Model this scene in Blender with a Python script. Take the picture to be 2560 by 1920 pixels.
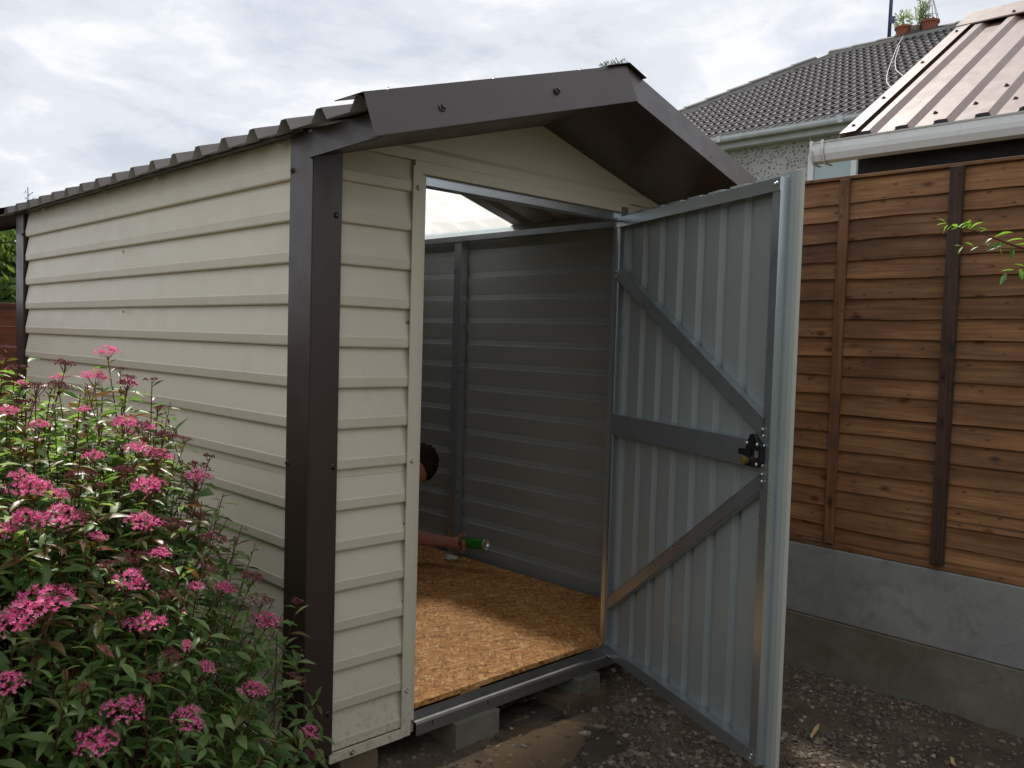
import bpy, bmesh, math, random
from mathutils import Vector, Matrix, noise

for o in list(bpy.data.objects):
    bpy.data.objects.remove(o, do_unlink=True)
scene = bpy.context.scene
COL = scene.collection
R = math.radians
rnd = random.Random(7)

# ------------------------------------------------------------------ camera
cam_d = bpy.data.cameras.new('camera')
cam = bpy.data.objects.new('camera', cam_d)
COL.objects.link(cam)
cam_d.sensor_width = 36.0
cam_d.lens = 36.0 * 2193.9 / 2560.0
cam_d.clip_start = 0.05
cam_d.clip_end = 1000.0
CR = Vector((0.7190777, -0.6943439, 0.0285268))
CU = Vector((0.0141815, 0.0557032, 0.9983467))
CD = Vector((0.6947850, 0.7174843, -0.0499018))
CP = Vector((-1.30633, -2.17208, 1.41217))
cam.matrix_world = Matrix(((CR.x, CU.x, -CD.x, CP.x), (CR.y, CU.y, -CD.y, CP.y),
                           (CR.z, CU.z, -CD.z, CP.z), (0, 0, 0, 1)))
scene.camera = cam

# ------------------------------------------------------------------ sky
SUN = Vector((0.335, 0.62, 1.0)).normalized()
SUN_EL = math.asin(SUN.z)
SUN_AZ = math.atan2(SUN.x, SUN.y)
world = bpy.data.worlds.new('World')
scene.world = world
world.use_nodes = True
wn, wl = world.node_tree.nodes, world.node_tree.links
wn.clear()
w_out = wn.new('ShaderNodeOutputWorld')
w_bg = wn.new('ShaderNodeBackground')
w_bg.inputs['Strength'].default_value = 0.1
w_sky = wn.new('ShaderNodeTexSky')
w_sky.sky_type = 'NISHITA'
w_sky.sun_disc = False
w_sky.sun_elevation = SUN_EL
w_sky.sun_rotation = SUN_AZ
w_tc = wn.new('ShaderNodeTexCoord')
w_sep = wn.new('ShaderNodeSeparateXYZ')
wl.new(w_tc.outputs['Generated'], w_sep.inputs[0])
w_add = wn.new('ShaderNodeMath'); w_add.operation = 'ADD'; w_add.inputs[1].default_value = 0.22
w_max = wn.new('ShaderNodeMath'); w_max.operation = 'MAXIMUM'; w_max.inputs[1].default_value = 0.0
wl.new(w_sep.outputs['Z'], w_max.inputs[0]); wl.new(w_max.outputs[0], w_add.inputs[0])
w_dx = wn.new('ShaderNodeMath'); w_dx.operation = 'DIVIDE'
w_dy = wn.new('ShaderNodeMath'); w_dy.operation = 'DIVIDE'
wl.new(w_sep.outputs['X'], w_dx.inputs[0]); wl.new(w_add.outputs[0], w_dx.inputs[1])
wl.new(w_sep.outputs['Y'], w_dy.inputs[0]); wl.new(w_add.outputs[0], w_dy.inputs[1])
w_comb = wn.new('ShaderNodeCombineXYZ')
wl.new(w_dx.outputs[0], w_comb.inputs['X']); wl.new(w_dy.outputs[0], w_comb.inputs['Y'])
w_comb.inputs['Z'].default_value = 3.7


def wnoise(scale, detail, rough, dist=0.0):
    n = wn.new('ShaderNodeTexNoise')
    n.inputs['Scale'].default_value = scale
    n.inputs['Detail'].default_value = detail
    n.inputs['Roughness'].default_value = rough
    n.inputs['Distortion'].default_value = dist
    wl.new(w_comb.outputs[0], n.inputs['Vector'])
    return n


def wramp(src, stops):
    r = wn.new('ShaderNodeValToRGB')
    e = r.color_ramp.elements
    while len(e) < len(stops):
        e.new(0.5)
    for i, (p, c) in enumerate(stops):
        e[i].position = p
        e[i].color = (c[0], c[1], c[2], 1)
    r.color_ramp.interpolation = 'EASE'
    wl.new(src, r.inputs[0])
    return r


n_cov = wnoise(1.15, 6.0, 0.55, 0.3)
r_cov = wramp(n_cov.outputs['Fac'], [(0.24, (0.55,) * 3), (0.37, (1, 1, 1))])
n_tone = wnoise(2.6, 9.0, 0.6, 0.35)
r_tone = wramp(n_tone.outputs['Fac'], [(0.33, (5.7, 6.2, 6.85)), (0.5, (7.15, 7.5, 8.1)), (0.64, (8.7, 8.85, 9.25))])
w_mix = wn.new('ShaderNodeMixRGB')
wl.new(r_cov.outputs[0], w_mix.inputs[0])
wl.new(w_sky.outputs[0], w_mix.inputs[1])
wl.new(r_tone.outputs[0], w_mix.inputs[2])
wl.new(w_mix.outputs[0], w_bg.inputs['Color'])
wl.new(w_bg.outputs[0], w_out.inputs[0])

sun_d = bpy.data.lights.new('sun', 'SUN')
sun_d.energy = 5.0
sun_d.angle = R(4.0)
sun_d.color = (1.0, 0.95, 0.87)
sun_o = bpy.data.objects.new('sun', sun_d)
COL.objects.link(sun_o)
sun_o.location = SUN * 30
sun_o.rotation_euler = SUN.to_track_quat('Z', 'Y').to_euler()

scene.view_settings.view_transform = 'Standard'
scene.view_settings.look = 'None'
scene.view_settings.exposure = 0.18
scene.view_settings.gamma = 1.0
scene.view_settings.use_curve_mapping = False
scene.render.engine = 'CYCLES'
scene.cycles.max_bounces = 8
scene.cycles.transparent_max_bounces = 12

# ------------------------------------------------------------------ materials


def srgb(r, g, b):
    f = lambda v: (v / 255 / 12.92) if v / 255 <= 0.04045 else ((v / 255 + 0.055) / 1.055) ** 2.4
    return (f(r), f(g), f(b))


class NT:
    """small wrapper for building a material's node tree"""

    def __init__(s, name):
        s.m = bpy.data.materials.new(name)
        s.m.use_nodes = True
        s.n = s.m.node_tree.nodes
        s.l = s.m.node_tree.links
        s.b = s.n['Principled BSDF']
        s.pos = s.n.new('ShaderNodeNewGeometry').outputs['Position']

    def objrand(s):
        return s.n.new('ShaderNodeObjectInfo').outputs['Random']

    def vec(s, scale=(1, 1, 1), rot=(0, 0, 0), src=None, rand=0.0):
        m = s.n.new('ShaderNodeMapping')
        m.inputs['Scale'].default_value = scale
        m.inputs['Rotation'].default_value = rot
        s.l.new(src or s.pos, m.inputs['Vector'])
        out = m.outputs[0]
        if rand:
            mul = s.n.new('ShaderNodeMath'); mul.operation = 'MULTIPLY'; mul.inputs[1].default_value = rand
            s.l.new(s.objrand(), mul.inputs[0])
            a = s.n.new('ShaderNodeVectorMath'); a.operation = 'ADD'
            s.l.new(out, a.inputs[0]); s.l.new(mul.outputs[0], a.inputs[1])
            out = a.outputs[0]
        return out

    def noise(s, vec, scale=5, detail=4, rough=0.55, dist=0):
        t = s.n.new('ShaderNodeTexNoise')
        t.inputs['Scale'].default_value = scale
        t.inputs['Detail'].default_value = detail
        t.inputs['Roughness'].default_value = rough
        t.inputs['Distortion'].default_value = dist
        s.l.new(vec, t.inputs['Vector'])
        return t.outputs['Fac']

    def voro(s, vec, scale=5, feature='F1', out='Distance', rand=1.0):
        t = s.n.new('ShaderNodeTexVoronoi')
        t.feature = feature
        t.inputs['Scale'].default_value = scale
        t.inputs['Randomness'].default_value = rand
        s.l.new(vec, t.inputs['Vector'])
        return t.outputs[out]

    def ramp(s, src, stops, interp='LINEAR'):
        r = s.n.new('ShaderNodeValToRGB')
        r.color_ramp.interpolation = interp
        e = r.color_ramp.elements
        while len(e) < len(stops):
            e.new(0.5)
        for i, (p, c) in enumerate(stops):
            if not hasattr(c, '__len__'):
                c = (c, c, c)
            e[i].position = p
            e[i].color = (c[0], c[1], c[2], 1)
        s.l.new(src, r.inputs[0])
        return r.outputs[0]

    def mix(s, fac, a, b, mode='MIX'):
        x = s.n.new('ShaderNodeMixRGB')
        x.blend_type = mode
        for i, v in ((0, fac), (1, a), (2, b)):
            if isinstance(v, (int, float)):
                x.inputs[i].default_value = v if i == 0 else (v, v, v, 1)
            elif isinstance(v, tuple):
                x.inputs[i].default_value = (v[0], v[1], v[2], 1)
            else:
                s.l.new(v, x.inputs[i])
        return x.outputs[0]

    def base(s, c):
        if isinstance(c, tuple):
            s.b.inputs['Base Color'].default_value = (c[0], c[1], c[2], 1)
        else:
            s.l.new(c, s.b.inputs['Base Color'])

    def rough(s, v):
        if isinstance(v, (int, float)):
            s.b.inputs['Roughness'].default_value = v
        else:
            s.l.new(v, s.b.inputs['Roughness'])

    def bump(s, h, strength=0.2, dist=0.002):
        b = s.n.new('ShaderNodeBump')
        b.inputs['Strength'].default_value = strength
        b.inputs['Distance'].default_value = dist
        s.l.new(h, b.inputs['Height'])
        s.l.new(b.outputs[0], s.b.inputs['Normal'])

    def set(s, **k):
        for a, v in k.items():
            s.b.inputs[a.replace('_', ' ')].default_value = v


MAT = {}


def mat_paint(key, col, rough=0.4, var=0.12, grain=0.12, spec=0.5, dirt=None):
    t = NT(key)
    v = t.vec()
    n = t.noise(v, 3.0, 5, 0.6)
    lo = tuple(c * (1 - var) for c in col)
    hi = tuple(min(1, c * (1 + var)) for c in col)
    c = t.ramp(n, [(0.3, lo), (0.7, hi)])
    if dirt:
        d = t.noise(t.vec((1, 1, 0.35)), 9.0, 8, 0.7)
        f = t.ramp(d, [(0.52, 0.0), (0.8, 0.45)])
        c = t.mix(f, c, dirt)
    t.base(c)
    t.rough(t.ramp(t.noise(v, 11, 4), [(0.3, rough * 0.85), (0.7, min(1, rough * 1.2))]))
    t.bump(t.noise(v, 420, 3), grain, 0.0008)
    t.set(Specular_IOR_Level=spec)
    MAT[key] = t.m
    return t


t = mat_paint('cream_steel', srgb(209, 198, 177), 0.40, 0.025, 0.15, 0.5)
# faint handling marks, soil splash on the lowest part, and the sheet's slight waviness
sz = t.n.new('ShaderNodeSeparateXYZ'); t.l.new(t.pos, sz.inputs[0])
low = t.ramp(sz.outputs['Z'], [(0.16, 1.0), (0.42, 0.0)])
spl = t.mix(1.0, t.ramp(t.noise(t.vec(), 55, 6, 0.75), [(0.50, 0.0), (0.72, 0.75)]), low, 'MULTIPLY')
old = t.b.inputs['Base Color'].links[0].from_socket
smu = t.ramp(t.noise(t.vec((1, 1, 0.5)), 4.5, 9, 0.75, 0.6), [(0.55, 0.0), (0.78, 0.22)])
t.base(t.mix(spl, t.mix(smu, old, srgb(150, 142, 122)), srgb(112, 96, 74)))
bn = t.b.inputs['Normal'].links[0].from_node
b2 = t.n.new('ShaderNodeBump'); b2.inputs['Strength'].default_value = 0.35; b2.inputs['Distance'].default_value = 0.006
t.l.new(t.noise(t.vec((1.2, 1.2, 2.0)), 3.0, 2, 0.5), b2.inputs['Height'])
t.l.new(b2.outputs[0], bn.inputs['Normal'])
mat_paint('brown_steel', srgb(58, 44, 39), 0.36, 0.05, 0.05, 0.65)
t = mat_paint('neighbour_steel', srgb(118, 92, 78), 0.40, 0.05, 0.08, 1.0)
t.set(Coat_Weight=0.6, Coat_Roughness=0.38)
mat_paint('grey_backing', srgb(160, 165, 164), 0.38, 0.05, 0.15, 0.4)
mat_paint('door_backing', srgb(144, 151, 150), 0.36, 0.05, 0.12, 0.5)
mat_paint('edge_paint', srgb(178, 180, 170), 0.42, 0.03, 0.12, 0.5)
mat_paint('white_plastic', srgb(224, 226, 224), 0.35, 0.03, 0.05, 0.5, srgb(150, 155, 145))
mat_paint('old_gutter', srgb(198, 202, 206), 0.4, 0.06, 0.08, 0.5, srgb(118, 120, 108))
mat_paint('black_plastic', srgb(24, 24, 25), 0.45, 0.1, 0.1, 0.4)
mat_paint('terracotta', srgb(150, 92, 74), 0.8, 0.12, 0.4, 0.2)
mat_paint('mortar', srgb(150, 148, 142), 0.9, 0.12, 0.9, 0.2, srgb(86, 84, 78))
mat_paint('blue_pole', srgb(74, 84, 122), 0.4, 0.08, 0.1, 0.5)
mat_paint('cable_white', srgb(190, 190, 186), 0.6, 0.08, 0.1, 0.3)
mat_paint('dark_timber', srgb(42, 38, 38), 0.7, 0.15, 0.4, 0.3)
mat_paint('pine', srgb(206, 166, 110), 0.7, 0.1, 0.3, 0.2)
mat_paint('foam', srgb(226, 222, 208), 0.8, 0.05, 0.6, 0.2)
mat_paint('can_green', srgb(44, 128, 38), 0.25, 0.12, 0.02, 0.6)
mat_paint('shirt', srgb(38, 40, 48), 0.9, 0.1, 0.6, 0.2)
mat_paint('hair', srgb(58, 42, 31), 0.9, 0.35, 1.0, 0.08)
mat_paint('membrane_tan', srgb(104, 88, 69), 0.95, 0.22, 0.9, 0.1, srgb(58, 50, 42))
mat_paint('membrane_dark', srgb(72, 65, 57), 0.9, 0.25, 0.9, 0.15, srgb(92, 78, 60))
mat_paint('chip', srgb(186, 158, 112), 0.85, 0.1, 0.4, 0.2)
mat_paint('straw', srgb(128, 108, 80), 0.9, 0.2, 0.4, 0.2)
mat_paint('bark', srgb(92, 52, 42), 0.8, 0.2, 0.6, 0.2)
mat_paint('grey_bark', srgb(96, 84, 70), 0.9, 0.2, 0.8, 0.2)
t = mat_paint('skin', srgb(186, 126, 102), 0.5, 0.06, 0.2, 0.4)
t.set(Subsurface_Weight=0.12, Subsurface_Radius=(0.01, 0.005, 0.003))


def mat_metal(key, col, rough, spangle=0.25, var=0.15):
    t = NT(key)
    v = t.vec()
    cells = t.voro(v, 95, 'F1', 'Color')
    big = t.noise(v, 6, 5, 0.6)
    sp = t.mix(spangle, (1, 1, 1), cells, 'MULTIPLY')
    c = t.mix(1.0, t.ramp(big, [(0.3, tuple(x * (1 - var) for x in col)), (0.7, col)]), t.mix(0.75, sp, (1, 1, 1)), 'MULTIPLY')
    t.base(c)
    t.set(Metallic=0.85)
    t.rough(t.ramp(t.noise(v, 12, 3), [(0.3, rough * 0.92), (0.7, rough * 1.1)]))
    t.bump(t.noise(v, 2.5, 1, 0.4), 0.03, 0.003)
    MAT[key] = t.m


mat_metal('galvanised', (0.56, 0.62, 0.655), 0.29, 0.10, 0.08)
mat_metal('dull_galv', (0.36, 0.35, 0.34), 0.42)
mat_metal('zinc_screw', (0.72, 0.73, 0.74), 0.25, 0.05)
mat_metal('brass', (0.72, 0.52, 0.22), 0.28, 0.05)
mat_metal('can_metal', (0.80, 0.80, 0.80), 0.22, 0.05)


def mat_wood(key, lo, hi, knot, axis='Y', rough=0.75):
    t = NT(key)
    st = {'Y': (22, 1.0, 22), 'Z': (22, 22, 1.0), 'X': (1.0, 22, 22)}[axis]
    v = t.vec(st, rand=37.0)
    warp = t.noise(v, 1.3, 6, 0.6, 1.2)
    fine = t.noise(t.vec(tuple(3.2 * x for x in st), rand=11.0), 2.2, 4, 0.6)
    c = t.ramp(warp, [(0.28, lo), (0.5, tuple((a + b) / 2 for a, b in zip(lo, hi))), (0.72, hi)])
    c = t.mix(0.65, c, t.ramp(fine, [(0.3, (0.58, 0.52, 0.46)), (0.65, (1.15, 1.12, 1.1))]), 'MULTIPLY')
    kst = {'Y': (7.5, 3.6, 7.5), 'Z': (7.5, 7.5, 3.6), 'X': (3.6, 7.5, 7.5)}[axis]
    k = t.voro(t.vec(kst, rand=53.0), 1.75, 'F1', 'Distance')
    kf = t.ramp(k, [(0.06, 0.95), (0.20, 0.0)])
    c = t.mix(kf, c, knot)
    k2 = t.voro(t.vec(tuple(2.3 * x for x in kst), rand=21.0), 1.6, 'F1', 'Distance')
    c = t.mix(t.ramp(k2, [(0.04, 0.85), (0.18, 0.0)]), c, knot)
    cr = t.noise(t.vec(tuple(x * y for x, y in zip(st, (1.6, 0.35, 1.6) if axis == 'Y' else (1.6, 1.6, 0.35))), rand=71.0), 1.0, 3, 0.5, 0.5)
    c = t.mix(t.ramp(cr, [(0.30, 0.65), (0.36, 0.0)]), c, tuple(x * 0.6 for x in knot))
    patch = t.noise(t.vec((1.5, 1.5, 3), rand=3.0), 1.6, 4, 0.6)
    c = t.mix(t.ramp(patch, [(0.40, 0.0), (0.68, 0.65)]), c, tuple(x * 0.55 for x in lo))
    tone = t.n.new('ShaderNodeMapRange'); tone.inputs[3].default_value = 0.74; tone.inputs[4].default_value = 1.20
    t.l.new(t.objrand(), tone.inputs[0])
    c = t.mix(1.0, c, tone.outputs[0], 'MULTIPLY')
    t.base(c)
    t.rough(rough)
    t.bump(fine, 0.35, 0.002)
    t.set(Specular_IOR_Level=0.3)
    MAT[key] = t.m


mat_wood('fence_wood', srgb(116, 82, 57), srgb(172, 128, 88), srgb(58, 38, 27), 'Y')
mat_wood('batten_wood', srgb(104, 72, 50), srgb(150, 110, 76), srgb(58, 38, 28), 'Z')
mat_wood('dark_batten_wood', srgb(70, 54, 46), srgb(98, 76, 62), srgb(46, 34, 28), 'Z')
mat_wood('old_fence_wood', srgb(86, 54, 40), srgb(122, 78, 58), srgb(52, 32, 24), 'X')

# oriented strand board
t = NT('osb')
col = None
warp_v = t.n.new('ShaderNodeVectorMath'); warp_v.operation = 'ADD'
nz = t.n.new('ShaderNodeTexNoise'); nz.inputs['Scale'].default_value = 14; nz.inputs['Detail'].default_value = 2
t.l.new(t.pos, nz.inputs['Vector'])
sc = t.n.new('ShaderNodeVectorMath'); sc.operation = 'SCALE'; sc.inputs['Scale'].default_value = 0.02
t.l.new(nz.outputs['Color'], sc.inputs[0])
t.l.new(t.pos, warp_v.inputs[0]); t.l.new(sc.outputs[0], warp_v.inputs[1])
pal = [(0.0, srgb(104, 64, 34)), (0.10, srgb(156, 102, 54)), (0.25, srgb(194, 138, 78)), (0.45, srgb(172, 116, 62)), (0.62, srgb(204, 150, 88)),
       (0.78, srgb(188, 132, 74)), (0.86, srgb(230, 190, 132))]
hts = []
for i, ang in enumerate((0.5, 1.35, -0.4, 2.2, 0.95, -0.9)):
    v = t.vec((11 + i, 46 + 3 * i, 70), src=t.vec((1, 1, 1), (0, 0, ang), src=warp_v.outputs[0]))
    cell = t.voro(v, 1.0 + 0.23 * i, 'F1', 'Color')
    sp = t.n.new('ShaderNodeSeparateColor'); t.l.new(cell, sp.inputs[0])
    c = t.ramp(sp.outputs[0], pal, 'CONSTANT')
    hts.append(sp.outputs[1])
    if col is None:
        col = c
    else:
        f = t.ramp(sp.outputs[2], [(0.0, 0.0), (0.58, 0.0), (0.60, 0.9)])
        col = t.mix(f, col, c)
grain = t.noise(t.vec((40, 40, 1)), 1.0, 5, 0.7)
col = t.mix(0.3, col, t.ramp(grain, [(0.3, 0.7), (0.7, 1.15)]), 'MULTIPLY')
col = t.mix(0.36, col, srgb(188, 133, 75))
slv = t.voro(t.vec((14, 150, 70), src=t.vec((1, 1, 1), (0, 0, 0.5), src=warp_v.outputs[0])), 1.0, 'F1', 'Color')
sps = t.n.new('ShaderNodeSeparateColor'); t.l.new(slv, sps.inputs[0])
col = t.mix(t.ramp(sps.outputs[0], [(0.0, 0.7), (0.06, 0.7), (0.07, 0.0)]), col, srgb(98, 60, 32))
slv = t.voro(t.vec((14, 130, 70), src=t.vec((1, 1, 1), (0, 0, 0.12), src=warp_v.outputs[0])), 1.0, 'F1', 'Color')
sps = t.n.new('ShaderNodeSeparateColor'); t.l.new(slv, sps.inputs[0])
col = t.mix(t.ramp(sps.outputs[0], [(0.0, 0.42), (0.05, 0.42), (0.06, 0.0)]), col, srgb(234, 198, 142))
dk = t.noise(t.vec((1, 1, 1)), 70, 2, 0.5)
col = t.mix(t.ramp(dk, [(0.70, 0.0), (0.76, 0.75)]), col, srgb(74, 44, 24))
t.base(col); t.rough(0.6)
t.bump(hts[0], 0.25, 0.001)
t.set(Specular_IOR_Level=0.3)
MAT['osb'] = t.m

# concrete, plain and with algae towards older board
def mat_concrete(key, a, b, stain, algae=None):
    t = NT(key)
    v = t.vec()
    c = t.ramp(t.noise(v, 4.5, 8, 0.62, 0.3), [(0.3, a), (0.7, b)])
    c = t.mix(t.ramp(t.noise(v, 9, 8, 0.7, 0.5), [(0.5, 0.0), (0.72, 0.55)]), c, stain)
    if algae:
        c = t.mix(t.ramp(t.noise(t.vec((1, 1, 1.6)), 3.0, 7, 0.65, 0.4), [(0.40, 0.05), (0.68, 0.85)]), c, algae)
    c = t.mix(t.ramp(t.voro(v, 130, 'F1'), [(0.03, 0.5), (0.10, 0.0)]), c, tuple(x * 0.4 for x in stain))
    t.base(c); t.rough(0.9)
    t.bump(t.noise(v, 90, 6, 0.65), 0.5, 0.003)
    t.set(Specular_IOR_Level=0.25)
    MAT[key] = t.m


mat_concrete('concrete', srgb(134, 135, 133), srgb(162, 163, 160), srgb(100, 101, 100))
mat_concrete('mossy_concrete', srgb(112, 110, 102), srgb(146, 142, 130), srgb(76, 72, 60), srgb(102, 96, 72))
mat_concrete('block', srgb(96, 93, 82), srgb(128, 123, 108), srgb(62, 58, 48))
mat_concrete('dirty_block', srgb(92, 78, 60), srgb(122, 104, 82), srgb(58, 48, 36))

# pebbledash wall
t = NT('pebbledash')
v = t.vec()
c = t.ramp(t.noise(v, 2, 5), [(0.3, srgb(168, 167, 166)), (0.7, srgb(190, 188, 185))])
wv = t.vec((1, 1, 1.2))
dist = t.voro(wv, 27, 'F1')
cc = t.voro(wv, 27, 'F1', 'Color')
sp = t.n.new('ShaderNodeSeparateColor'); t.l.new(cc, sp.inputs[0])
peb = t.ramp(sp.outputs[0], [(0.0, srgb(62, 60, 58)), (0.42, srgb(96, 92, 88)), (0.44, srgb(188, 184, 178)), (1.0, srgb(204, 200, 194))], 'CONSTANT')
c = t.mix(t.ramp(dist, [(0.22, 0.9), (0.46, 0.0)]), c, peb)
t.base(c); t.rough(0.9); t.bump(dist, 0.8, 0.01)
MAT['pebbledash'] = t.m

# roof tile
t = NT('roof_tile')
c = t.ramp(t.noise(t.vec(rand=9.0), 5, 7, 0.65), [(0.3, srgb(50, 47, 50)), (0.6, srgb(72, 67, 69)), (0.8, srgb(96, 90, 88))])
c = t.mix(t.ramp(t.noise(t.vec(), 22, 5, 0.7), [(0.62, 0.0), (0.75, 0.6)]), c, srgb(132, 134, 120))
t.base(c); t.rough(0.72); t.bump(t.noise(t.vec(), 60, 5), 0.3, 0.003)
MAT['roof_tile'] = t.m

# soil
t = NT('soil')
v = t.vec()
c = t.ramp(t.noise(v, 5, 10, 0.7, 0.3), [(0.28, srgb(64, 55, 47)), (0.5, srgb(96, 83, 69)), (0.72, srgb(124, 109, 91))])
c = t.mix(t.ramp(t.noise(v, 45, 6, 0.7), [(0.5, 0.0), (0.68, 0.6)]), c, srgb(104, 92, 78))
d = t.n.new('ShaderNodeVectorMath'); d.operation = 'LENGTH'; t.l.new(t.vec((1, 1, 0)), d.inputs[0])
gr = t.ramp(t.noise(v, 14, 6, 0.7), [(0.3, srgb(54, 60, 38)), (0.7, srgb(84, 88, 58))])
far = t.n.new('ShaderNodeMapRange'); far.inputs[1].default_value = 3.4; far.inputs[2].default_value = 4.2
t.l.new(d.outputs['Value'], far.inputs[0])
t.base(t.mix(far.outputs[0], c, gr)); t.rough(0.95)
t.bump(t.noise(v, 70, 8, 0.75), 0.9, 0.012)
t.set(Specular_IOR_Level=0.2)
MAT['soil'] = t.m

# stones
t = NT('stone')
isl = t.n.new('ShaderNodeNewGeometry').outputs['Random Per Island']
c = t.ramp(isl, [(0.0, srgb(86, 76, 65)), (0.3, srgb(114, 101, 86)), (0.55, srgb(98, 90, 81)), (0.8, srgb(130, 115, 96)), (0.95, srgb(142, 128, 108)), (0.995, srgb(172, 166, 154))])
c = t.mix(t.ramp(t.noise(t.vec(), 60, 6, 0.7), [(0.42, 0.0), (0.66, 0.8)]), c, srgb(76, 66, 55))
t.base(c); t.rough(0.85); t.bump(t.noise(t.vec(), 160, 5), 0.4, 0.002)
MAT['stone'] = t.m


def mat_leaf(key, a, b, under, trans=0.35, rough=0.38, tint=(1.25, 1.35, 0.7)):
    """leaf blade: reflecting principled surface plus light let through the blade"""
    t = NT(key)
    isl = t.n.new('ShaderNodeNewGeometry').outputs['Random Per Island']
    add = t.n.new('ShaderNodeMath'); add.operation = 'ADD'
    t.l.new(isl, add.inputs[0]); t.l.new(t.objrand(), add.inputs[1])
    fr = t.n.new('ShaderNodeMath'); fr.operation = 'FRACT'; t.l.new(add.outputs[0], fr.inputs[0])
    c = t.ramp(fr.outputs[0], [(0.0, a), (0.6, b), (1.0, under)])
    c = t.mix(0.35, c, t.ramp(t.noise(t.vec(), 120, 3), [(0.3, 0.75), (0.7, 1.2)]), 'MULTIPLY')
    t.base(c); t.rough(rough)
    t.set(Specular_IOR_Level=0.5)
    tr = t.n.new('ShaderNodeBsdfTranslucent')
    t.l.new(t.mix(1.0, c, tint, 'MULTIPLY'), tr.inputs[0])
    ms = t.n.new('ShaderNodeMixShader'); ms.inputs[0].default_value = trans
    out = t.n['Material Output']
    t.l.new(t.b.outputs[0], ms.inputs[1]); t.l.new(tr.outputs[0], ms.inputs[2])
    t.l.new(ms.outputs[0], out.inputs[0])
    MAT[key] = t.m


mat_leaf('shrub_leaf', srgb(78, 112, 60), srgb(122, 150, 86), srgb(156, 174, 118), 0.54, 0.42)
mat_leaf('bronze_leaf', srgb(112, 78, 52), srgb(98, 104, 54), srgb(132, 70, 58))
mat_leaf('bright_leaf', srgb(96, 140, 52), srgb(140, 176, 74), srgb(84, 124, 66), 0.45)
mat_leaf('tree_leaf', srgb(66, 96, 44), srgb(104, 128, 58), srgb(128, 142, 76), 0.35, 0.5)
mat_leaf('conifer_leaf', srgb(58, 78, 58), srgb(82, 98, 74), srgb(100, 110, 88), 0.25, 0.6)
mat_leaf('grey_leaf', srgb(128, 144, 118), srgb(160, 172, 142), srgb(186, 194, 166), 0.35, 0.6)
mat_leaf('petal', srgb(234, 90, 156), srgb(242, 124, 178), srgb(250, 180, 210), 0.34, 0.6, (1.1, 1.0, 1.1))
mat_leaf('petal_dark', srgb(214, 60, 126), srgb(228, 84, 146), srgb(238, 120, 172), 0.34, 0.6, (1.1, 1.0, 1.1))
mat_leaf('bud', srgb(112, 40, 52), srgb(146, 60, 72), srgb(104, 62, 52), 0.15, 0.5)

# translucent roof light
t = NT('rooflight')
v = t.vec()
tr = t.n.new('ShaderNodeBsdfTranslucent'); tr.inputs[0].default_value = (0.58, 0.58, 0.56, 1)
tp = t.n.new('ShaderNodeBsdfTransparent'); tp.inputs[0].default_value = (0.97, 0.95, 0.9, 1)
m1 = t.n.new('ShaderNodeMixShader'); m1.inputs[0].default_value = 0.30
t.l.new(tr.outputs[0], m1.inputs[1]); t.l.new(tp.outputs[0], m1.inputs[2])
gl = t.n.new('ShaderNodeBsdfGlossy'); gl.inputs['Roughness'].default_value = 0.3
m2 = t.n.new('ShaderNodeMixShader'); m2.inputs[0].default_value = 0.05
t.l.new(m1.outputs[0], m2.inputs[1]); t.l.new(gl.outputs[0], m2.inputs[2])
t.l.new(m2.outputs[0], t.n['Material Output'].inputs[0])
MAT['rooflight'] = t.m

t = NT('window_glass')
t.base((0.35, 0.45, 0.46)); t.rough(0.06); t.set(Specular_IOR_Level=0.9)
MAT['window_glass'] = t.m

# ------------------------------------------------------------------ geometry helpers
WL = {}


def wloc(o):
    return WL[o.name] if o is not None else Vector((0, 0, 0))


def tag(o, label=None, cat=None, group=None, kind=None):
    if label: o['label'] = label
    if cat: o['category'] = cat
    if group: o['group'] = group
    if kind: o['kind'] = kind
    return o


def link(o, parent, world_loc):
    COL.objects.link(o)
    WL[o.name] = Vector(world_loc)
    if parent is not None:
        o.parent = parent
        o.location = Vector(world_loc) - wloc(parent)
    else:
        o.location = world_loc
    return o


def empty(name, loc, label, cat, group=None):
    o = bpy.data.objects.new(name, None)
    o.empty_display_size = 0.1
    link(o, None, loc)
    return tag(o, label, cat, group)


def inst(name, mesh, parent, loc, rot=None, scale=1.0):
    o = bpy.data.objects.new(name, mesh)
    link(o, parent, loc)
    if rot is not None:
        o.rotation_mode = 'XYZ'
        o.rotation_euler = rot if not isinstance(rot, Matrix) else rot.to_euler()
    o.scale = (scale,) * 3 if isinstance(scale, (int, float)) else scale
    return o


def frame_from(zdir, spin=0.0):
    """rotation matrix whose local Z points along zdir"""
    return (Vector(zdir).to_track_quat('Z', 'Y').to_matrix() @ Matrix.Rotation(spin, 3, 'Z'))


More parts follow.
